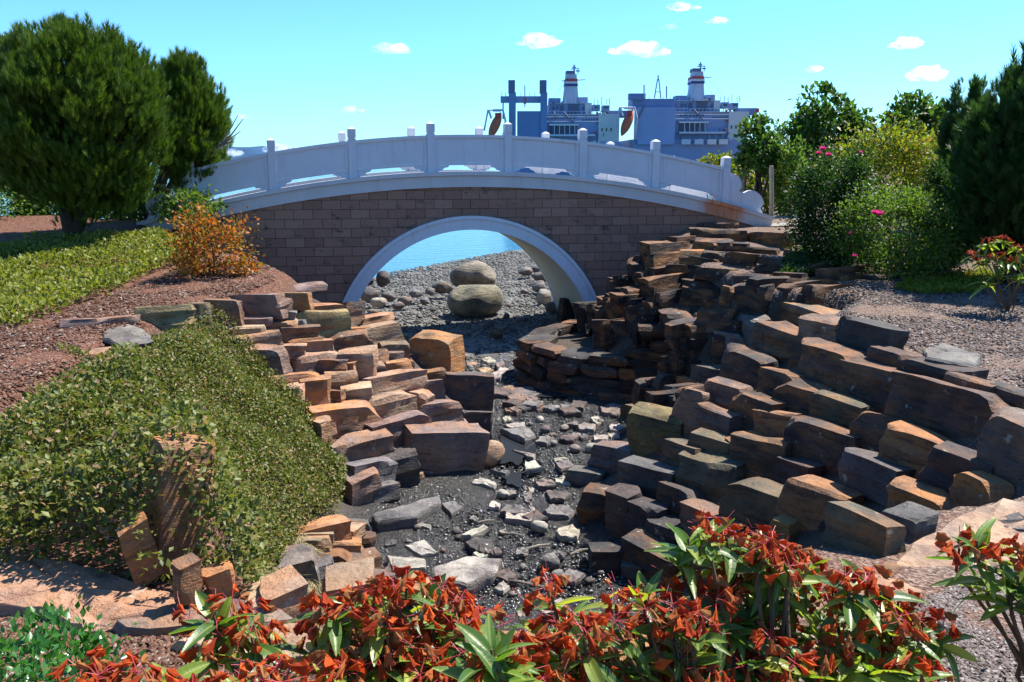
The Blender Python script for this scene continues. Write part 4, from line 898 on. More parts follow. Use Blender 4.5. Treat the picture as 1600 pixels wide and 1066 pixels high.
pine('pine_tree', 'tall dark pine at the edge of the grey bark mulch', b3, c3, (98 / k3, 95 / k3, 150 / k3), 9500, .19, 'pine_needles_dark', 12, 6, ncl=130, spread=.1, zlow=.2)
b4 = at_y(1505, 400, 15.5); b4[2] = height(b4[0], b4[1]); c4 = at_y(1512, 260, 15.5); k4 = ppm(c4)
pine('pine_tree', 'narrow dark pine between the roses and the tall pine', b4, c4, (38 / k4, 40 / k4, 120 / k4), 3800, .19, 'pine_needles_dark', 15, 3, ncl=70, spread=.12, zlow=.2)

# orange-leaved shrub
bs = ground_at(335, 432); kk = ppm(bs); cs = bs + np.array((-.02, 0, 52 / kk))
bush('orange_shrub', 'small shrub with orange and yellow leaves on the red bark mulch', bs, cs, (62 / kk, 55 / kk, 62 / kk), 3400, .065, 'red_leaf', seed=5, ncl=46, spread=.17, shell=.35, up=.8, stems=14, sr=.012)
# plants behind the left pines
for x, y, Y, rx, rz, n, mt, lab in [(225, 330, 18.5, 45, 34, 4600, 'rose_leaf', 'dark leafy shrub under the smaller pine'), (158, 325, 20, 55, 42, 7000, 'rose_leaf', 'dark leafy shrub between the trunks of the two left pines'), (85, 345, 20, 60, 46, 7000, 'fresh_leaf', 'sunlit leafy shrub seen past the trunk of the large pine'), (0, 312, 19, 95, 70, 16000, 'fresh_leaf', 'leafy green shrub in the shade behind the large pine'), (290, 320, 16.9, 50, 26, 1500, 'fresh_leaf', 'low leafy plant growing at the left end of the bridge')]:
    c = at_y(x, y, Y); k = ppm(c); g = c.copy(); g[2] = height(c[0], c[1]); bush('leafy_shrub', lab, g, c, (rx / k, rx / k, rz / k), n, .09, mt, seed=int(x), spread=.2)
fe = empty('wooden_fence', at_y(4, 375, 20.5), 'weathered vertical board fence behind the large pine', 'fence')
for i in range(9):
    a = at_y(-40 + i * 8, 372, 20.5); a[2] = height(a[0], a[1]) - .05; MB().box((a[0] - .05, a[1], a[2]), (a[0] + .045, a[1] + .03, a[2] + 1.35 + .03 * (i % 3))).build('board', 'fence_wood', fe)
MB().box((at_y(-44, 372, 20.5)[0], 20.53, -.3), (at_y(30, 372, 20.5)[0], 20.58, -.2)).build('fence_rail', 'fence_wood', fe)

# ground cover and ivy (uncountable)
def cover(name, n, poly, lim, size, hh, mat, label, cat, up=.9, lump=.5, tmpl=(TL_V, TL_F), patch=0.0, mound=0.0):
    P = pick(n, poly, lim); q = .5 + .5 * snoise(P * (1, 1, 0), 4.2, 4)
    if mound:
        u_, v_ = proj(P); P[:, 2] += mound_at(u_, v_)
        for C_, r_ in IVYROCK:                                     # the rocks keep a clear patch in front of them
            e_ = np.hypot(P[:, 0] - C_[0] * .96, P[:, 1] - C_[1] * .96) > r_
            P, q = P[e_], q[e_]
    if patch: m_ = (.5 + .5 * snoise(P * (1, 1, 0), 6.5, 6) > patch + rng.uniform(-.1, .1, len(P))); P, q = P[m_], q[m_]
    P[:, 2] += hh * rng.random(len(P)) ** .6 * np.clip(1 - lump + lump * 2 * q, .15, 1.6)
    d = rng.normal(size=(len(P), 3)) + (0, 0, up); nn = UP + rng.normal(size=(len(P), 3)) * .55
    Mx = leafy_frames(d, nn, size * rng.uniform(.6, 1.3, len(P)))
    tag(mk(name, *scatter(*tmpl, P, Mx), mat, org=(P[:, 0].mean(), P[:, 1].mean(), P[:, 2].min())), label, cat, kind='stuff')
cover('trailing_ivy', 95000, IVY, (-7, 0, 3.2, 12), .038, .30, 'ivy_leaf', 'trailing small leaved ground cover spilling down the bank over the rocks', 'ground cover', .5, .85, patch=.05, mound=1)
cover('ground_cover', 20000, [(-30, 395), (60, 380), (240, 370), (300, 385), (290, 410), (230, 430), (180, 460), (90, 490), (40, 512), (-30, 515)], (-14, -3, 8, 20), .07, .16, 'cover_leaf', 'yellow green ground cover around the foot of the large pine', 'ground cover')
cover('ground_cover', 2600, [(85, 545), (170, 560), (215, 555), (200, 570), (120, 565)], (-8, -3, 6, 12), .045, .05, 'ivy_leaf', 'thin strip of creeping plants along the mulch above the ivy', 'ground cover')
cover('ground_cover', 5200, [(1395, 452), (1440, 436), (1540, 425), (1570, 440), (1520, 460), (1440, 462)], (4, 11, 9, 15), .05, .08, 'yellow_leaf', 'bright lime ground cover at the edge of the grey mulch', 'ground cover')
cover('ground_cover', 9000, [(1220, 440), (1300, 430), (1480, 425), (1520, 400), (1650, 430), (1650, 410), (1500, 385), (1230, 400)], (4, 14, 11, 17), .07, .2, 'rose_leaf', 'dark leafy undergrowth below the roses and pines', 'undergrowth')
P_ = pick(2600, [(385, 930), (440, 900), (470, 850), (510, 850), (500, 930), (440, 965)], (-3, 0, 4, 8)); d_g = rng.normal(size=(len(P_), 3)) * (.6, .6, .2) + (.25, -.3, -.45)
tag(mk('dry_grass', *scatter([(-.02, 0, 0), (.02, 0, 0), (0, 1, -.12)], [(0, 1, 2)], P_ + (0, 0, .12), leafy_frames(d_g, np.tile(UP, (len(P_), 1)) + rng.normal(size=d_g.shape) * .3, rng.uniform(.1, .24, len(P_)))), 'dry_grass', org=(-1.8, 5.5, -3)), 'dry straw coloured grass hanging over the rocks below the ivy', 'grass', kind='stuff')

# shrubs, roses and trees right of the bridge
def at_b(x, y, Y): q = at_y(x, y, Y); q[2] = height(q[0], q[1]); return q
for nm, lab, x, y, Y, rx, rz, n, leaf, mt, cat in [
    ('rose_bush', 'dark green rose bush with magenta flowers above the stone steps', 1302, 332, 14.2, 66, 95, 14000, .062, 'rose_leaf', 'shrub'),
    ('rose_bush', 'pale green rose bush with a single magenta flower beside the mulch', 1402, 362, 13.2, 85, 66, 11000, .058, 'fresh_leaf', 'shrub'),
    ('leafy_shrub', 'dark shrub filling the gap below the pines', 1478, 350, 13.8, 52, 85, 8000, .062, 'rose_leaf', 'shrub'),
    ('leafy_shrub', 'tall yellow green shrub with orange tips behind the roses', 1390, 275, 17.5, 85, 75, 10000, .08, 'yellow_leaf', 'shrub'),
    ('leafy_shrub', 'yellow green shrub behind the narrow dark pine', 1470, 265, 18.5, 48, 60, 3000, .11, 'yellow_leaf', 'shrub'),
    ('leafy_shrub', 'yellow shrub growing behind the right end of the bridge rail', 1195, 290, 24, 50, 38, 3200, .13, 'yellow_leaf', 'shrub'),
    ('leafy_shrub', 'low yellow green shrub showing above the bridge rail', 1118, 262, 27, 30, 20, 1400, .13, 'yellow_leaf', 'shrub'),
    ('leafy_shrub', 'fresh green shrub between the wooden post and the roses', 1238, 285, 22, 32, 52, 2600, .12, 'fresh_leaf', 'shrub'),
    ('leafy_shrub', 'rounded green bush left of the broad tree across the path', 1222, 245, 36, 30, 40, 1800, .2, 'fresh_leaf', 'shrub')]:
    c = at_y(x, y, Y); k = ppm(c); bush(nm, lab, at_b(x, y, Y), c, (rx / k, rx * .8 / k, rz / k), n, leaf, mt, cat, seed=int(x + y), ncl=70, spread=.17, shell=.45)
PET_V = [(0, 0, 0), (-.4, .5, .12), (0, 1, .25), (.4, .5, .12)]
def rose(x, y, Y, r):
    c = at_y(x, y, Y); e = []
    for i in range(9):
        a = i * 2.4; t = .35 + .09 * i; d = np.array((math.cos(a) * t, math.sin(a) * t - .3, .6)); e.append(d)
    d = np.array(e); V, Fq = scatter(PET_V, [(0, 3, 2, 1)], np.tile(c, (9, 1)), leafy_frames(d, -d * (1, 1, 0) + UP * .4, np.full(9, r)))
    return V, Fq
rb = [o for o in bpy.data.objects if o.name.startswith('rose_bush')]
for x, y, Y, r, par in [(1285, 236, 13.3, .09, 0), (1294, 245, 13.3, .08, 0), (1279, 242, 13.4, .07, 0), (1345, 240, 13.6, .05, 0), (1374, 338, 12.3, .10, 1), (1366, 335, 12.35, .08, 1), (1335, 402, 12.5, .06, 1), (1328, 366, 12.8, .05, 1)]:
    V, Fq = rose(x, y, Y, r); mk('rose_flower', V, Fq, 'pink_petal', rb[par])
def broadleaf(lab, x, y, Y, rx, rz, n, leaf, mt, seed, base_py=None, ncl=60, spread=.13, name='broadleaf_tree', shell=.4, tr=.12):
    c = at_y(x, y, Y); k = ppm(c); b = at_b(x, y + 10, Y); e = empty(name, b, lab, 'tree')
    P, D = blob_points(c, (rx / k, rx / k, rz / k), n, ncl, spread, shell, seed); foliage('crown', mt, e, P, D, leaf, .2)
    limbs('trunk', b, P[rng.integers(0, len(P), 9)], tr, e, 'bark', .55, 7)
broadleaf('broad leafy tree rising behind the rose bushes', 1295, 200, 36, 58, 54, 3400, .30, 'tree_leaf', 21)
broadleaf('smaller leafy tree between the broad tree and the pines', 1428, 205, 40, 48, 50, 2600, .32, 'tree_leaf', 22)
broadleaf('young dark tree tied beside the wooden post at the bridge end', 1185, 232, 22.5, 30, 42, 2000, .16, 'tree_leaf', 23, ncl=26, spread=.2, tr=.05)
broadleaf('distant spindly conifer showing between the two leafy trees', 1356, 212, 60, 9, 22, 500, .4, 'pine_needles_dark', 24, ncl=20)
for i, (x, y, Y, rx, rz) in enumerate([(1250, 240, 70, 40, 22), (1330, 235, 75, 45, 24), (1400, 240, 70, 40, 24), (1480, 225, 65, 45, 30), (1560, 225, 60, 50, 40)]):
    broadleaf('rounded green tree in the belt of trees beyond the shrubs', x, y, Y, rx, rz, 1700, .42, ['fresh_leaf', 'tree_leaf'][i % 2], 30 + i)
    bpy.data.objects[-1]
for o in bpy.data.objects:
    if o.get('label', '').startswith('rounded green tree in the belt'): o['group'] = 'belt of trees beyond the shrubs'
for x0, Y, y0, y1, lab in [(1205, 20.6, 260, 349, 'grey round wooden post at the right end of the bridge'), (1163, 23, 268, 300, 'grey wooden stake half hidden by the yellow shrub')]:
    b = at_y(x0, y1, Y); t = at_y(x0, y0, Y); b[2] = height(b[0], b[1]) - .1; r = .055
    p = empty('wooden_post', b, lab, 'post'); MB().tube([b, (b + t) / 2 + (.01, 0, 0), t], [r, r * .97, r * .93], 12).build('shaft', 'post_wood', p, sm=40)
    MB().tube([t + (0, 0, .001), t + (0, 0, .02)], [r * .93, r * .6], 12).build('top', 'post_wood', p)
tag(mk('green_leaf', *scatter(TL_V, TL_F, np.tile(at_y(1015, 484, 14.9), (3, 1)), leafy_frames(np.array([(1, -.2, .1), (.9, -.4, .3), (.8, .3, .1)]), np.tile((0, -.5, 1.), (3, 1)), np.array([.26, .2, .18]))), 'yellow_leaf'), 'single lime green leafy sprig on the shaded stones by the arch', 'plant')

# ------------------------------------------------------------------ rhododendrons
def rl_mesh(ln, wd, curl, fold, sd):
    V, Fq = [], []; m = 8
    for i in range(m + 1):
        t = i / m; hw = wd * (math.sin(math.pi * min(1, t * .93 + .05)) ** .75) * (1 - .15 * t); y = ln * t; z = -curl * t * t * ln
        V += [(-hw, y, z + fold * hw), (-hw * .5, y, z + fold * hw * .35), (0, y, z - .002), (hw * .5, y, z + fold * hw * .35), (hw, y, z + fold * hw)]
        if i:
            b = 5 * i
            for k in range(4): Fq.append((b - 5 + k, b - 4 + k, b + 1 + k, b + k))
    return fast_mesh('leaf', V, np.array(Fq))
RLM = [rl_mesh(.115 * f, .0195 * g, c, fo, 0) for f, g, c, fo in [(1, 1, .35, .25), (.9, 1.1, .1, .35), (1.1, .95, .6, .2), (.8, 1.0, -.1, .4), (1.0, .9, .9, .3)]]
for m_ in RLM: m_.materials.append(M['rhododendron_leaf']); m_.polygons.foreach_set('use_smooth', np.ones(len(m_.polygons), bool))
def truss_mesh(sd):
    """wilted flower head: limp crumpled trumpets hanging round a bare stalk"""
    r = np.random.default_rng(sd); V, Fq = [], []; S, SF = [], []
    for i in range(9):
        a = i * 2.4 + r.uniform(-.3, .3); el = r.uniform(-.2, 1.0); d = np.array((math.cos(a) * math.cos(el), math.sin(a) * math.cos(el), math.sin(el)))
        st = np.array((0, 0, r.uniform(-.012, .015))); ln = r.uniform(.028, .045); e1 = st + d * ln
        # pedicel
        b = len(S); sd_ = np.cross(d, UP); sd_ /= np.linalg.norm(sd_) + 1e-6
        S += [st - sd_ * .0013, st + sd_ * .0013, e1 + sd_ * .0013, e1 - sd_ * .0013]; SF.append((b, b + 1, b + 2, b + 3))
        ax = d * .55 + np.array((0, 0, -.75)) + r.normal(size=3) * .28; ax /= np.linalg.norm(ax); u = np.cross(ax, (.2, .9, .3)); u /= np.linalg.norm(u); v = np.cross(ax, u)
        L = r.uniform(.030, .048); b = len(V); m, nn = 4, 10; ph = r.uniform(0, 6, 4)
        for j in range(m + 1):
            t = j / m; rad = .0028 + .0125 * t ** .8 * r.uniform(.6, 1.15)
            for k in range(nn):
                an = 2 * math.pi * k / nn; cr = 1 + .5 * math.sin(an * 5 + ph[0]) * t + .38 * math.sin(an * 3 + ph[1] + 5 * t) * t + r.uniform(-.22, .22) * t
                p = e1 + ax * (L * t * (1 + .16 * math.sin(an * 5 + ph[2]) * t + r.uniform(-.08, .08))) + (u * math.cos(an) + v * math.sin(an) * .62) * rad * cr; V.append(p)
            if j:
                for k in range(nn): Fq.append((b + (j - 1) * nn + k, b + (j - 1) * nn + (k + 1) % nn, b + j * nn + (k + 1) % nn, b + j * nn + k))
        for _ in range(2 if i % 2 else 1):                     # stamens trailing out
            q = e1 + ax * L * .6; e2 = q + ax * r.uniform(.015, .03) + r.normal(size=3) * .012; e3 = e2 + d * .018 + r.normal(size=3) * .012; b = len(S); w_ = sd_ * .0009
            S += [q - w_, q + w_, e2 + w_, e2 - w_, e3 + w_, e3 - w_]; SF += [(b, b + 1, b + 2, b + 3), (b + 3, b + 2, b + 4, b + 5)]
    V = np.array(V); n0 = len(V); allV = np.concatenate([V, np.array(S)]); me = fast_mesh('flower_head', allV, [tuple(f) for f in Fq] + [tuple(n0 + i for i in f) for f in SF])
    me.materials.append(M['wilted']); me.materials.append(M['stamen']); mi = np.zeros(len(me.polygons), np.int32); mi[len(Fq):] = 1; me.polygons.foreach_set('material_index', mi)
    return me
TRM = [truss_mesh(100 + i) for i in range(7)]
def rhodo(label, base, heads, group=None, leaves=8):
    """heads: (px, py, distance, kind) kind f = flower head with leaves, l = leafy shoot, b = bare flower head"""
    B = np.array(base, float); e = empty('rhododendron', B, label, 'shrub'); mb = MB()
    for x, y, Y, kd in heads:
        p = at_y(x, y, Y); ax = np.array((p[0] - B[0], p[1] - B[1], 0)) * .5 + (0, 0, 1) + rng.normal(size=3) * .12; ax /= np.linalg.norm(ax)
        j = B + (p - B) * np.array((.35, .35, .3)) + rng.normal(size=3) * .03; top = p - ax * .02
        mb.tube([B + rng.normal(size=3) * .02 * (1, 1, 0) - (0, 0, .04), j, top - ax * .09, top], [.011, .008, .0055, .004], 5)
        if kd in 'fb':
            o = bpy.data.objects.new('flower_head', TRM[rng.integers(7)]); col.objects.link(o); o.parent = e; q = p - B
            o.matrix_basis = Matrix.Translation(q) @ Matrix.Rotation(rng.uniform(0, 6.28), 4, 'Z') @ Matrix.Rotation(rng.uniform(-.35, .35), 4, 'X') @ Matrix.Scale(rng.uniform(.85, 1.25), 4)
        nl = {'f': leaves, 'l': 10, 'b': 2}[kd]
        for i in range(nl):
            a = i * 2.4 + rng.uniform(-.3, .3); el = rng.uniform(-.35, .6) if kd != 'l' else rng.uniform(-.1, 1.1); s = rng.uniform(.8, 1.25)
            d = Vector((math.cos(a) * math.cos(el), math.sin(a) * math.cos(el), math.sin(el))); X = d.cross(Vector((0, 0, 1))).normalized(); Zv = X.cross(d)
            rm = Matrix((X, d, Zv)).transposed() @ Matrix.Rotation(rng.uniform(-.5, .5), 3, 'Y')
            o = bpy.data.objects.new('leaf', RLM[rng.integers(5)]); col.objects.link(o); o.parent = e
            o.matrix_basis = Matrix.Translation(top - ax * rng.uniform(.015, .07) - B) @ (rm * s).to_4x4()
    mb.build('branch', 'twig', e, sm=60); return e
def gz(x, y): return (x, y, float(height(x, y)))
ZG = (440, 800, 2.7586); ZH = (900, 780, 2.2857)
def hz(z, L, Y0, j=.12): return [(z[0] + x / z[2], z[1] + y / z[2], Y0 + .35 * (1 - y / 700.) + rng.uniform(-j, j), k) for x, y, k in L]
rhodo('small rhododendron sprig of wilted orange flowers and leaves in front of the purple ledge', gz(-.66, 2.1),
      [(362, 944, 2.2, 'f'), (330, 950, 2.15, 'l'), (418, 988, 2.15, 'b'), (296, 970, 2.2, 'b'), (390, 985, 2.1, 'f'), (405, 1000, 2.2, 'b'), (340, 1000, 2.1, 'f'), (395, 950, 2.25, 'b')])
rhodo('low rhododendron with wilted heads barely above the bark chips beside the glossy green shrub', gz(-.85, 1.75),
      [(127, 1048, 1.85, 'b'), (155, 1058, 1.8, 'f'), (185, 1050, 1.9, 'b'), (215, 1052, 1.85, 'f'), (258, 1045, 1.9, 'l'), (400, 1058, 1.85, 'f'), (430, 1050, 1.9, 'b'), (370, 1070, 1.8, 'f'), (300, 1072, 1.8, 'f'), (445, 1068, 1.8, 'b'), (240, 1075, 1.8, 'f')])
rhodo('broad rhododendron thick with wilted orange flower heads beside the pale creek slabs', gz(-.28, 1.95),
      hz(ZG, [(200, 385, 'f'), (330, 370, 'f'), (480, 310, 'f'), (540, 300, 'b'), (625, 330, 'l'), (690, 320, 'b'), (760, 385, 'f'), (140, 510, 'f'), (250, 450, 'f'), (420, 440, 'f'), (340, 510, 'b'), (500, 590, 'f'), (565, 560, 'f'), (690, 510, 'f'), (640, 600, 'f'), (805, 500, 'f'), (850, 440, 'b'), (225, 610, 'f'), (350, 600, 'f'), (735, 420, 'b'), (340, 680, 'f'), (690, 700, 'f'), (450, 500, 'b'), (590, 440, 'f'), (300, 400, 'b'), (400, 330, 'b'), (560, 660, 'f'), (470, 700, 'f'), (250, 690, 'f'), (770, 610, 'f'), (620, 500, 'b'), (410, 620, 'f'), (740, 700, 'f'), (520, 480, 'f'), (180, 450, 'b'), (600, 720, 'f')], 2.1))
rhodo('rhododendron shoot with big fresh yellow green leaves between the wilted heads', gz(.0, 1.8),
      hz(ZG, [(900, 560, 'l'), (930, 600, 'l'), (880, 640, 'l'), (905, 650, 'b'), (960, 700, 'l'), (850, 700, 'l')], 1.85, .03), leaves=10)
rhodo('sparse rhododendron with a lone tall wilted flower head over the wet creek bed', gz(.2, 2.0),
      hz(ZG, [(1150, 310, 'b'), (1120, 430, 'b'), (1180, 480, 'f'), (1275, 455, 'b'), (1255, 400, 'l'), (1300, 520, 'f'), (1050, 590, 'f'), (1100, 600, 'b'), (1150, 650, 'f'), (1290, 600, 'f'), (1010, 650, 'f'), (1070, 690, 'f'), (1220, 690, 'f'), (1000, 560, 'b'), (1200, 560, 'f'), (1310, 680, 'f'), (1130, 720, 'f')], 2.1), leaves=5)
rhodo('spreading rhododendron of wilted red heads and pale leaves beside the dark terrace blocks', gz(.55, 2.05),
      hz(ZH, [(240, 285, 'l'), (140, 350, 'b'), (300, 330, 'f'), (340, 385, 'f'), (290, 430, 'f'), (240, 500, 'f'), (420, 330, 'f'), (140, 440, 'f'), (30, 450, 'f'), (20, 560, 'f'), (90, 590, 'f'), (300, 570, 'f'), (370, 600, 'f'), (250, 400, 'b'), (350, 480, 'f'), (440, 420, 'f'), (180, 560, 'l'), (290, 640, 'f'), (400, 520, 'l'), (440, 600, 'f'), (60, 500, 'b'), (150, 620, 'f'), (380, 430, 'b'), (230, 620, 'f')], 2.15), leaves=7)
rhodo('tallest rhododendron heaped with wilted red orange heads against the dark rocks', gz(.78, 2.1),
      hz(ZH, [(395, 120, 'l'), (370, 170, 'l'), (470, 75, 'f'), (530, 105, 'f'), (490, 130, 'f'), (640, 125, 'f'), (700, 155, 'f'), (745, 185, 'f'), (800, 215, 'f'), (590, 160, 'f'), (560, 250, 'f'), (480, 270, 'b'), (700, 250, 'f'), (790, 300, 'f'), (550, 340, 'f'), (500, 370, 'f'), (640, 220, 'b'), (730, 310, 'f'), (620, 400, 'l'), (680, 370, 'l'), (620, 520, 'f'), (690, 500, 'f'), (740, 540, 'f'), (780, 590, 'f'), (600, 600, 'f'), (520, 450, 'f'), (600, 300, 'f'), (750, 440, 'f'), (480, 620, 'f'), (540, 560, 'f'), (680, 620, 'f'), (820, 640, 'f'), (670, 180, 'b'), (760, 250, 'b'), (520, 200, 'f')], 2.2))
rhodo('rhododendron with wilted heads and long leaves beside the greyish bark chips', gz(1.08, 2.15),
      hz(ZH, [(960, 280, 'f'), (1040, 285, 'f'), (910, 290, 'f'), (900, 370, 'f'), (1020, 400, 'f'), (1120, 395, 'f'), (1155, 345, 'b'), (1100, 440, 'f'), (970, 465, 'f'), (1190, 480, 'f'), (1235, 415, 'b'), (1310, 450, 'f'), (1170, 590, 'f'), (1250, 600, 'b'), (980, 540, 'l'), (1050, 580, 'l'), (900, 560, 'f'), (870, 450, 'l'), (1100, 540, 'f'), (940, 620, 'f'), (1040, 650, 'f'), (1210, 540, 'l'), (860, 600, 'l'), (1000, 330, 'b'), (1150, 430, 'f')], 2.2))
rhodo('leafy rhododendron branch reaching over the broad tan ledge slab', gz(1.75, 2.3),
      [(1525, 835, 2.45, 'l'), (1500, 850, 2.45, 'b'), (1560, 860, 2.4, 'b'), (1545, 890, 2.4, 'l'), (1600, 850, 2.4, 'f'), (1590, 890, 2.35, 'l'), (1580, 910, 2.35, 'l'), (1620, 880, 2.4, 'f'), (1640, 920, 2.35, 'f')], leaves=6)
rr = at_b(1580, 450, 10.6)
rf_ = rhodo('distant rhododendron with dull red heads under the tall pine', rr, [(1545, 375, 10.6, 'f'), (1570, 372, 10.5, 'f'), (1590, 385, 10.4, 'f'), (1555, 398, 10.4, 'f'), (1580, 405, 10.3, 'f'), (1600, 395, 10.4, 'f'), (1535, 405, 10.5, 'f'), (1610, 420, 10.3, 'f'), (1560, 425, 10.3, 'l'), (1590, 430, 10.2, 'l'), (1545, 440, 10.4, 'l'), (1520, 395, 10.6, 'b')], leaves=12)
for o in rf_.children:
    if o.name.startswith(('leaf', 'flower')): o.matrix_basis = o.matrix_basis @ Matrix.Scale(1.4, 4)
# glossy low shrub bottom left
g0 = at_y(60, 1050, 2.1); gb = np.array(gz(g0[0] - .1, g0[1]))
bush('glossy_shrub', 'low bright green shrub with small glossy leaves on the bark chips', gb, gb + (.02, .08, .14), (.50, .40, .27), 7000, .03, 'gloss_leaf', seed=77, ncl=110, spread=.09, shell=.2, up=.8, stems=16, tmpl=(TL_V, TL_F), sr=.004)

# ------------------------------------------------------------------ ships
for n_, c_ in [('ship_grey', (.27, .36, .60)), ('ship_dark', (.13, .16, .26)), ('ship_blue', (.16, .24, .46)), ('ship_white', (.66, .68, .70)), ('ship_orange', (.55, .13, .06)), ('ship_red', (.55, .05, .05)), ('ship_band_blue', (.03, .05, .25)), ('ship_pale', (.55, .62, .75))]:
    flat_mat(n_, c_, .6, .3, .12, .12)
flat_mat('ship_glass', (.03, .04, .06), .15, .5, .1, 1)
SY = 250.0
def ship(label, dx, dy, first):
    e = empty('ship', at_y(880 + dx, 300, SY) * (1, 1, 0) + (0, 0, SEA), label, 'ship', 'grey cargo ships moored beyond the bridge')
    def T(x, y, off=0): return at_y(x + dx, y + dy, SY) + (0, off, 0)
    def B(name, x0, y0, x1, y1, off, dep, mat, par=e, taper=None):
        a = T(x0, y1, off); b = T(x1, y0, off); mb = MB()
        if taper is None: mb.box((a[0], a[1], a[2]), (b[0], a[1] + dep, b[2]))
        else:
            c = (a[0] + b[0]) / 2; hw = (b[0] - a[0]) / 2; ht = hw * taper
            mb.hexa([(c - hw, a[1], a[2]), (c + hw, a[1], a[2]), (c + hw, a[1] + dep, a[2]), (c - hw, a[1] + dep, a[2]), (c - ht, a[1] + dep * .1, b[2]), (c + ht, a[1] + dep * .1, b[2]), (c + ht, a[1] + dep * .8, b[2]), (c - ht, a[1] + dep * .8, b[2])])
        return mb.build(name, mat, par)
    def rod(name, pts, r, mat, par=e, off=-.5): return MB().tube([T(x, y, off) for x, y in pts], r, 6).build(name, mat, par)
    hull = MB(); x0, x1 = T(782, 300)[0], T(968, 300)[0]; zt = T(0, 222)[2]; m = (x0 + x1) / 2
    pr = [(x0, 0), (x1, 0), (x1 + .5, 60), (m + 3, 150), (m - 3, 150), (x0 - .5, 60)]; y_ = SY + .3
    hull.v = [(m + (x - m) * .86, y_ + y, SEA - 1) for x, y in pr] + [(x, y_ + y, zt) for x, y in pr]; n = 6
    hull.f = [tuple(range(n))[::-1], tuple(range(n, 2 * n))] + [(k, (k + 1) % n, n + (k + 1) % n, n + k) for k in range(n)]
    hull.build('hull', 'ship_grey', e)
    main = B('deckhouse', 852, 178, 948, 224, 2, 22, 'ship_grey'); B('upper_deckhouse', 858, 161, 925, 178, 3, 18, 'ship_grey')
    B('side_house', 935, 178, 969, 232, 1, 12, 'ship_white')
    for x in (940, 947, 954):
        for y in (200, 222): B('window', x, y, x + 2.6, y + 5, .9, .2, 'ship_glass')
    B('canopy', 858, 194, 904, 196.5, -.5, 4, 'ship_white'); B('balcony', 858, 210, 930, 213, -.5, 4, 'ship_pale')
    B('shade_panel', 860, 197, 902, 209, 1.7, .5, 'ship_dark')  # flat dark panel: shade below the canopy put into its colour
    for x in (866, 874, 882, 890, 898): rod('stanchion', [(x, 196), (x, 211)], .12, 'ship_pale')
    fn = B('funnel', 882, 112, 908, 161, 6, 6, 'ship_pale', taper=.66)
    B('red_band', 885.2, 120, 904.8, 124, 5.9, 6.2, 'ship_red', fn); B('white_band', 884.8, 124.2, 905.2, 128, 5.9, 6.2, 'ship_white', fn); B('blue_band', 884.4, 128.2, 905.6, 131.5, 5.9, 6.2, 'ship_band_blue', fn)
    B('funnel_top', 887, 107, 901, 112, 6.5, 4.5, 'ship_dark', fn)
    mast = rod('mast', [(900, 112), (900, 97)], .25, 'ship_grey', off=7); rod('yard', [(895, 104), (908, 103)], .14, 'ship_grey', mast, 7); rod('yard', [(903, 122), (918, 121)], .14, 'ship_grey', mast, 7); rod('antenna', [(906, 112), (906, 103)], .12, 'ship_grey', mast, 7); rod('yard', [(880, 123), (886, 123)], .14, 'ship_grey', mast, 7)
    B('radar', 897, 100, 903, 102, 7, .4, 'ship_dark', mast); B('radar', 903, 106, 909, 108, 7, .4, 'ship_dark', mast)
    B('dark_door', 876, 164, 882, 172, 2.8, .3, 'ship_dark'); B('louvre', 889, 161, 906, 177, 2.7, .3, 'ship_dark'); B('equipment_box', 859, 151, 878, 161, 6, 5, 'ship_grey'); B('equipment_box', 906, 150, 921, 161, 5, 5, 'ship_grey')
    B('white_panel', 915, 161, 926, 178, 2.5, .4, 'ship_white'); B('bridge_wing', 927, 163, 939, 172, 2, 5, 'ship_grey'); B('wheelhouse', 943, 164, 954, 174, 2, 5, 'ship_grey'); B('window', 930, 166, 936, 169, 1.9, .2, 'ship_glass'); B('window', 945, 166, 952, 169, 1.9, .2, 'ship_glass')
    B('crane_boom', 950, 172, 985, 183, 3, 3, 'ship_blue'); B('boom_tip', 983, 172.5, 988, 179, 2.9, 3.1, 'ship_red')
    for x in (928, 934, 940, 948, 952): rod('antenna', [(x, 164), (x, 152 + x % 5)], .1, 'ship_grey')
    for x, y in ((932, 175), (934, 190), (929, 206)): B('life_ring', x, y, x + 3.5, y + 3.5, 1.2, .3, 'ship_red')
    for y in (183, 190): rod('rail', [(852, y), (935, y)], .08, 'ship_pale')
    for y in (181, 186):
        for x in range(912, 934, 4): B('window', x, y, x + 1.8, y + 2, 1.8, .15, 'ship_glass')
    for x in range(862, 900, 5): B('window', x, 183, x + 2, 185.4, 1.8, .15, 'ship_glass')
    for x in range(855, 950, 6): rod('rail_post', [(x, 178), (x, 173.5)], .07, 'ship_pale', off=1.5)
    rod('top_rail', [(853, 173.5), (949, 173.5)], .07, 'ship_pale', off=1.5)
    B('deck_edge', 851, 178, 949, 179.2, 1.2, 1, 'ship_pale'); B('deck_edge', 857, 160, 926, 161, 2.4, 1, 'ship_pale')
    for x, y in ((864, 165), (870, 165), (911, 166)): B('vent', x, y, x + 3, y + 5, 2.7, .3, 'ship_dark')
    rod('stairway', [(880, 175), (896, 192)], .3, 'ship_dark')
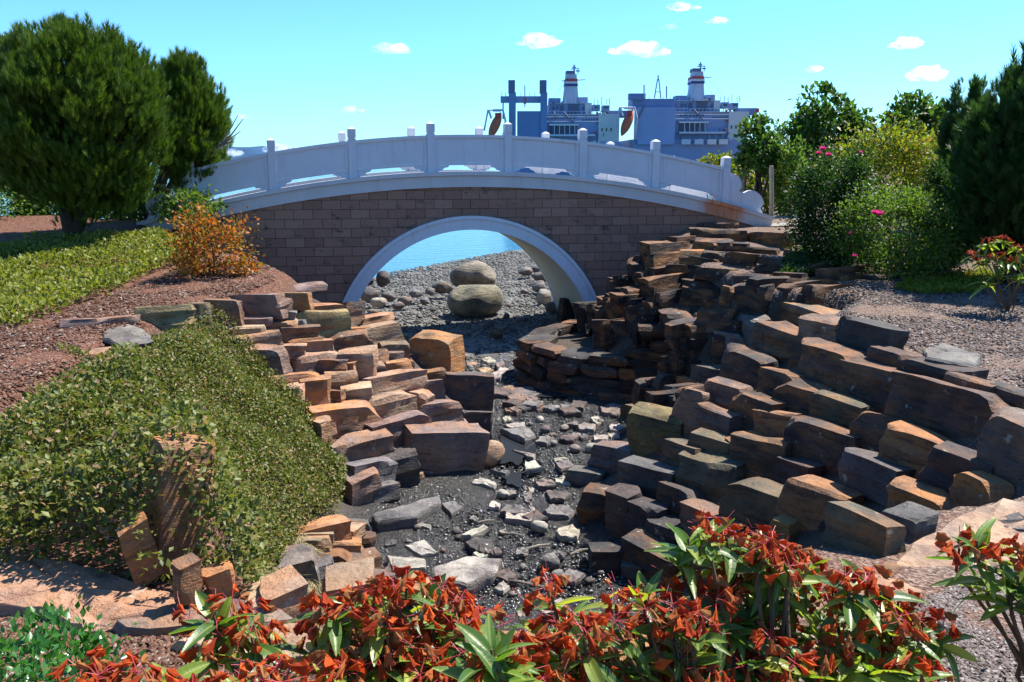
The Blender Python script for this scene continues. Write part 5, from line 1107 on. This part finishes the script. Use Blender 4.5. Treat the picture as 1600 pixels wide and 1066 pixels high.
    if first:
        B('stern_ramp', 808, 174, 854, 226, -1, 3, 'ship_blue')
        for x in (795, 844): 
            B('crane_post', x, 145, x + 11, 228, -1.5, 3, 'ship_blue'); B('post_head', x - .8, 126, x + 9.8, 146, -1.6, 3.2, 'ship_dark')
        B('cross_girder', 782, 150, 848, 160, 1, 2.5, 'ship_grey')
        rod('flagpole', [(820, 168), (820, 134)], .15, 'ship_grey'); B('flag', 818, 152, 822, 163, -.6, .1, 'ship_red')
        for x in (784, 790, 806, 814, 828, 836): rod('railing', [(x, 150), (x, 144)], .08, 'ship_grey', off=1)
        for x in (786, 800): rod('strut', [(x, 160), (x, 186)], .2, 'ship_grey', off=1)
    else:
        B('stern_house', 786, 158, 852, 172, 1, 10, 'ship_blue'); B('stern_tower', 792, 172, 852, 230, -1, 8, 'ship_grey'); B('cross_girder', 780, 150, 806, 160, 0, 3, 'ship_blue')
        for x, t in ((803, 137), (838, 139)): rod('floodlight_mast', [(x, 158), (x, t)], .2, 'ship_grey')
        for s in (-1, 1): rod('lattice_mast', [(824 + 5 * s, 158), (825 + s, 128)], .18, 'ship_grey')
        rod('lattice_mast', [(821, 148), (829, 148)], .12, 'ship_grey'); rod('lattice_mast', [(825, 130), (825, 122)], .2, 'ship_grey')
        for x in (786, 794, 812, 834, 845): rod('railing', [(x, 158), (x, 152)], .08, 'ship_grey', off=1)
        rod('ladder', [(794, 188), (803, 168)], .25, 'ship_dark', off=-1.5)
        for x in (860, 880, 900, 918): B('deck_gear', x, 222, x + 14, 230, -2, 3, ['ship_pale', 'ship_white'][x % 3 == 0])
    gr = np.random.default_rng(5 + int(first))
    for _ in range(46):                                        # deck clutter: lockers, vents, lamps, whip aerials
        x = gr.uniform(856, 946); y = gr.choice([161, 178, 213, 224]); y = y if (y != 161 or x < 924) else 178
        if gr.random() < .5: ww = gr.uniform(1.5, 4.5); B('locker', x, y - gr.uniform(1.5, 4.5), x + ww, y, gr.uniform(-.2, 2), 1.2, ['ship_grey', 'ship_dark', 'ship_pale', 'ship_white'][gr.integers(4)])
        else: rod('aerial', [(x, y), (x + gr.uniform(-.6, .6), y - gr.uniform(4, 12))], gr.uniform(.05, .1), ['ship_pale', 'ship_dark'][gr.integers(2)], off=gr.uniform(0, 2))
    for k_ in range(5): rod('rigging', [(894, 112), (852 + 24 * k_, 170)], .035, 'ship_dark', off=3)
    # free fall lifeboat on its slanting rails
    V, Fq = ICO[3]; a = T(774, 197, -4); V = V.copy(); V[:, :2] *= (1 - .45 * np.abs(V[:, 2:3]) ** 3); V = V * (1.35, 1.6, 4.2); t_ = Matrix.Rotation(.42, 3, 'Y') @ Matrix.Rotation(-.25, 3, 'X'); lb = mk('lifeboat', V @ np.array(t_).T + a, Fq, 'ship_orange', e, sm=180)
    B('lifeboat_cabin', 774, 178, 781, 186, -5, 2, 'ship_red', lb)
    for p in ([(757, 205), (763, 173), (786, 173)], [(764, 173), (768, 186)], [(786, 173), (790, 190), (786, 215)], [(770, 174), (783, 174)]): rod('davit', p, .3, 'ship_pale', off=-3)
    return e
ship('grey cargo ship with two tall blue stern crane posts and an orange lifeboat', 0, 0, True)
ship('grey cargo ship with lattice mast and no stern posts, right of its twin', 203, -4, False)

# ------------------------------------------------------------------ clouds
a = N('cloud'); vol = a.n('ShaderNodeVolumePrincipled'); vol.inputs['Color'].default_value = (1, 1, 1, 1); vol.inputs['Anisotropy'].default_value = .55
tc = a.coord('Object'); nn_ = a.noise(tc, .022, 4, .6); den = a.math('MULTIPLY', a.ramp(nn_, [(.38, 0.0), (.60, 1.0)]), .045); a.l(den, vol.inputs['Density']); a.l(vol.outputs[0], a.out.inputs['Volume'])
CY = 3000.0
CL = [(610, 76, 32, 14, 'compact white puff of cloud left of the ships, level with the funnel tops'), (840, 65, 38, 14, 'tapering white cloud over the ship with stern crane posts'), (1003, 78, 58, 15, 'widest flat based white cloud between the two ship funnels'),
      (553, 171, 22, 9, 'small low cloud just above the bridge rail'), (1068, 11, 34, 9, 'highest cloud above the ship with the lattice mast'), (1125, 32, 30, 6, 'thin streak of cloud over the funnel of the right ship'), (1413, 68, 32, 13, 'rounded cloud above the smaller leafy tree'),
      (1268, 107, 14, 11, 'tiny cloud puff above the broad leafy tree'), (1447, 116, 30, 16, 'ragged cloud low beside the narrow dark pine'), (1045, 42, 14, 7, 'faint wisp of cloud between the highest and the widest cloud'), (378, 183, 20, 6, 'faint wisp of cloud beside the smaller pine'),
      (440, 232, 40, 12, 'low cloud bank peeping over the left bridge rail'), (345, 238, 40, 12, 'low cloud bank behind the dead twigs of the smaller pine')]
for i, (x, y, rx, ry, lab) in enumerate(CL):
    c = at_y(x, y, CY); k = ppm(c); V, Fq = ICO[4]; out = []; fo = []; m = max(4, int(rx / 5))
    for j in range(m):
        u = rng.uniform(-1, 1); r = (1 - .6 * abs(u)) * rng.uniform(.6, 1.1); q = c + np.array((u * rx * .72, rng.uniform(-.3, .3) * rx, (r - .75) * ry * .5)) / k
        W = V * np.array((ry * r * 1.5 + rx * .08, ry * r * 1.5, ry * r * .8)) / k; W = W * (1 + .22 * snoise(V * 2 + j + i * 3, 2.6, 2)[:, None] + .08 * snoise(V * 2 + j, 7, 4)[:, None]); fo.append(Fq + len(out) * len(V)); out.append(W + q)
    tag(mk('cloud', np.concatenate(out), np.concatenate(fo), 'cloud', sm=180), lab, 'cloud', 'small white clouds')
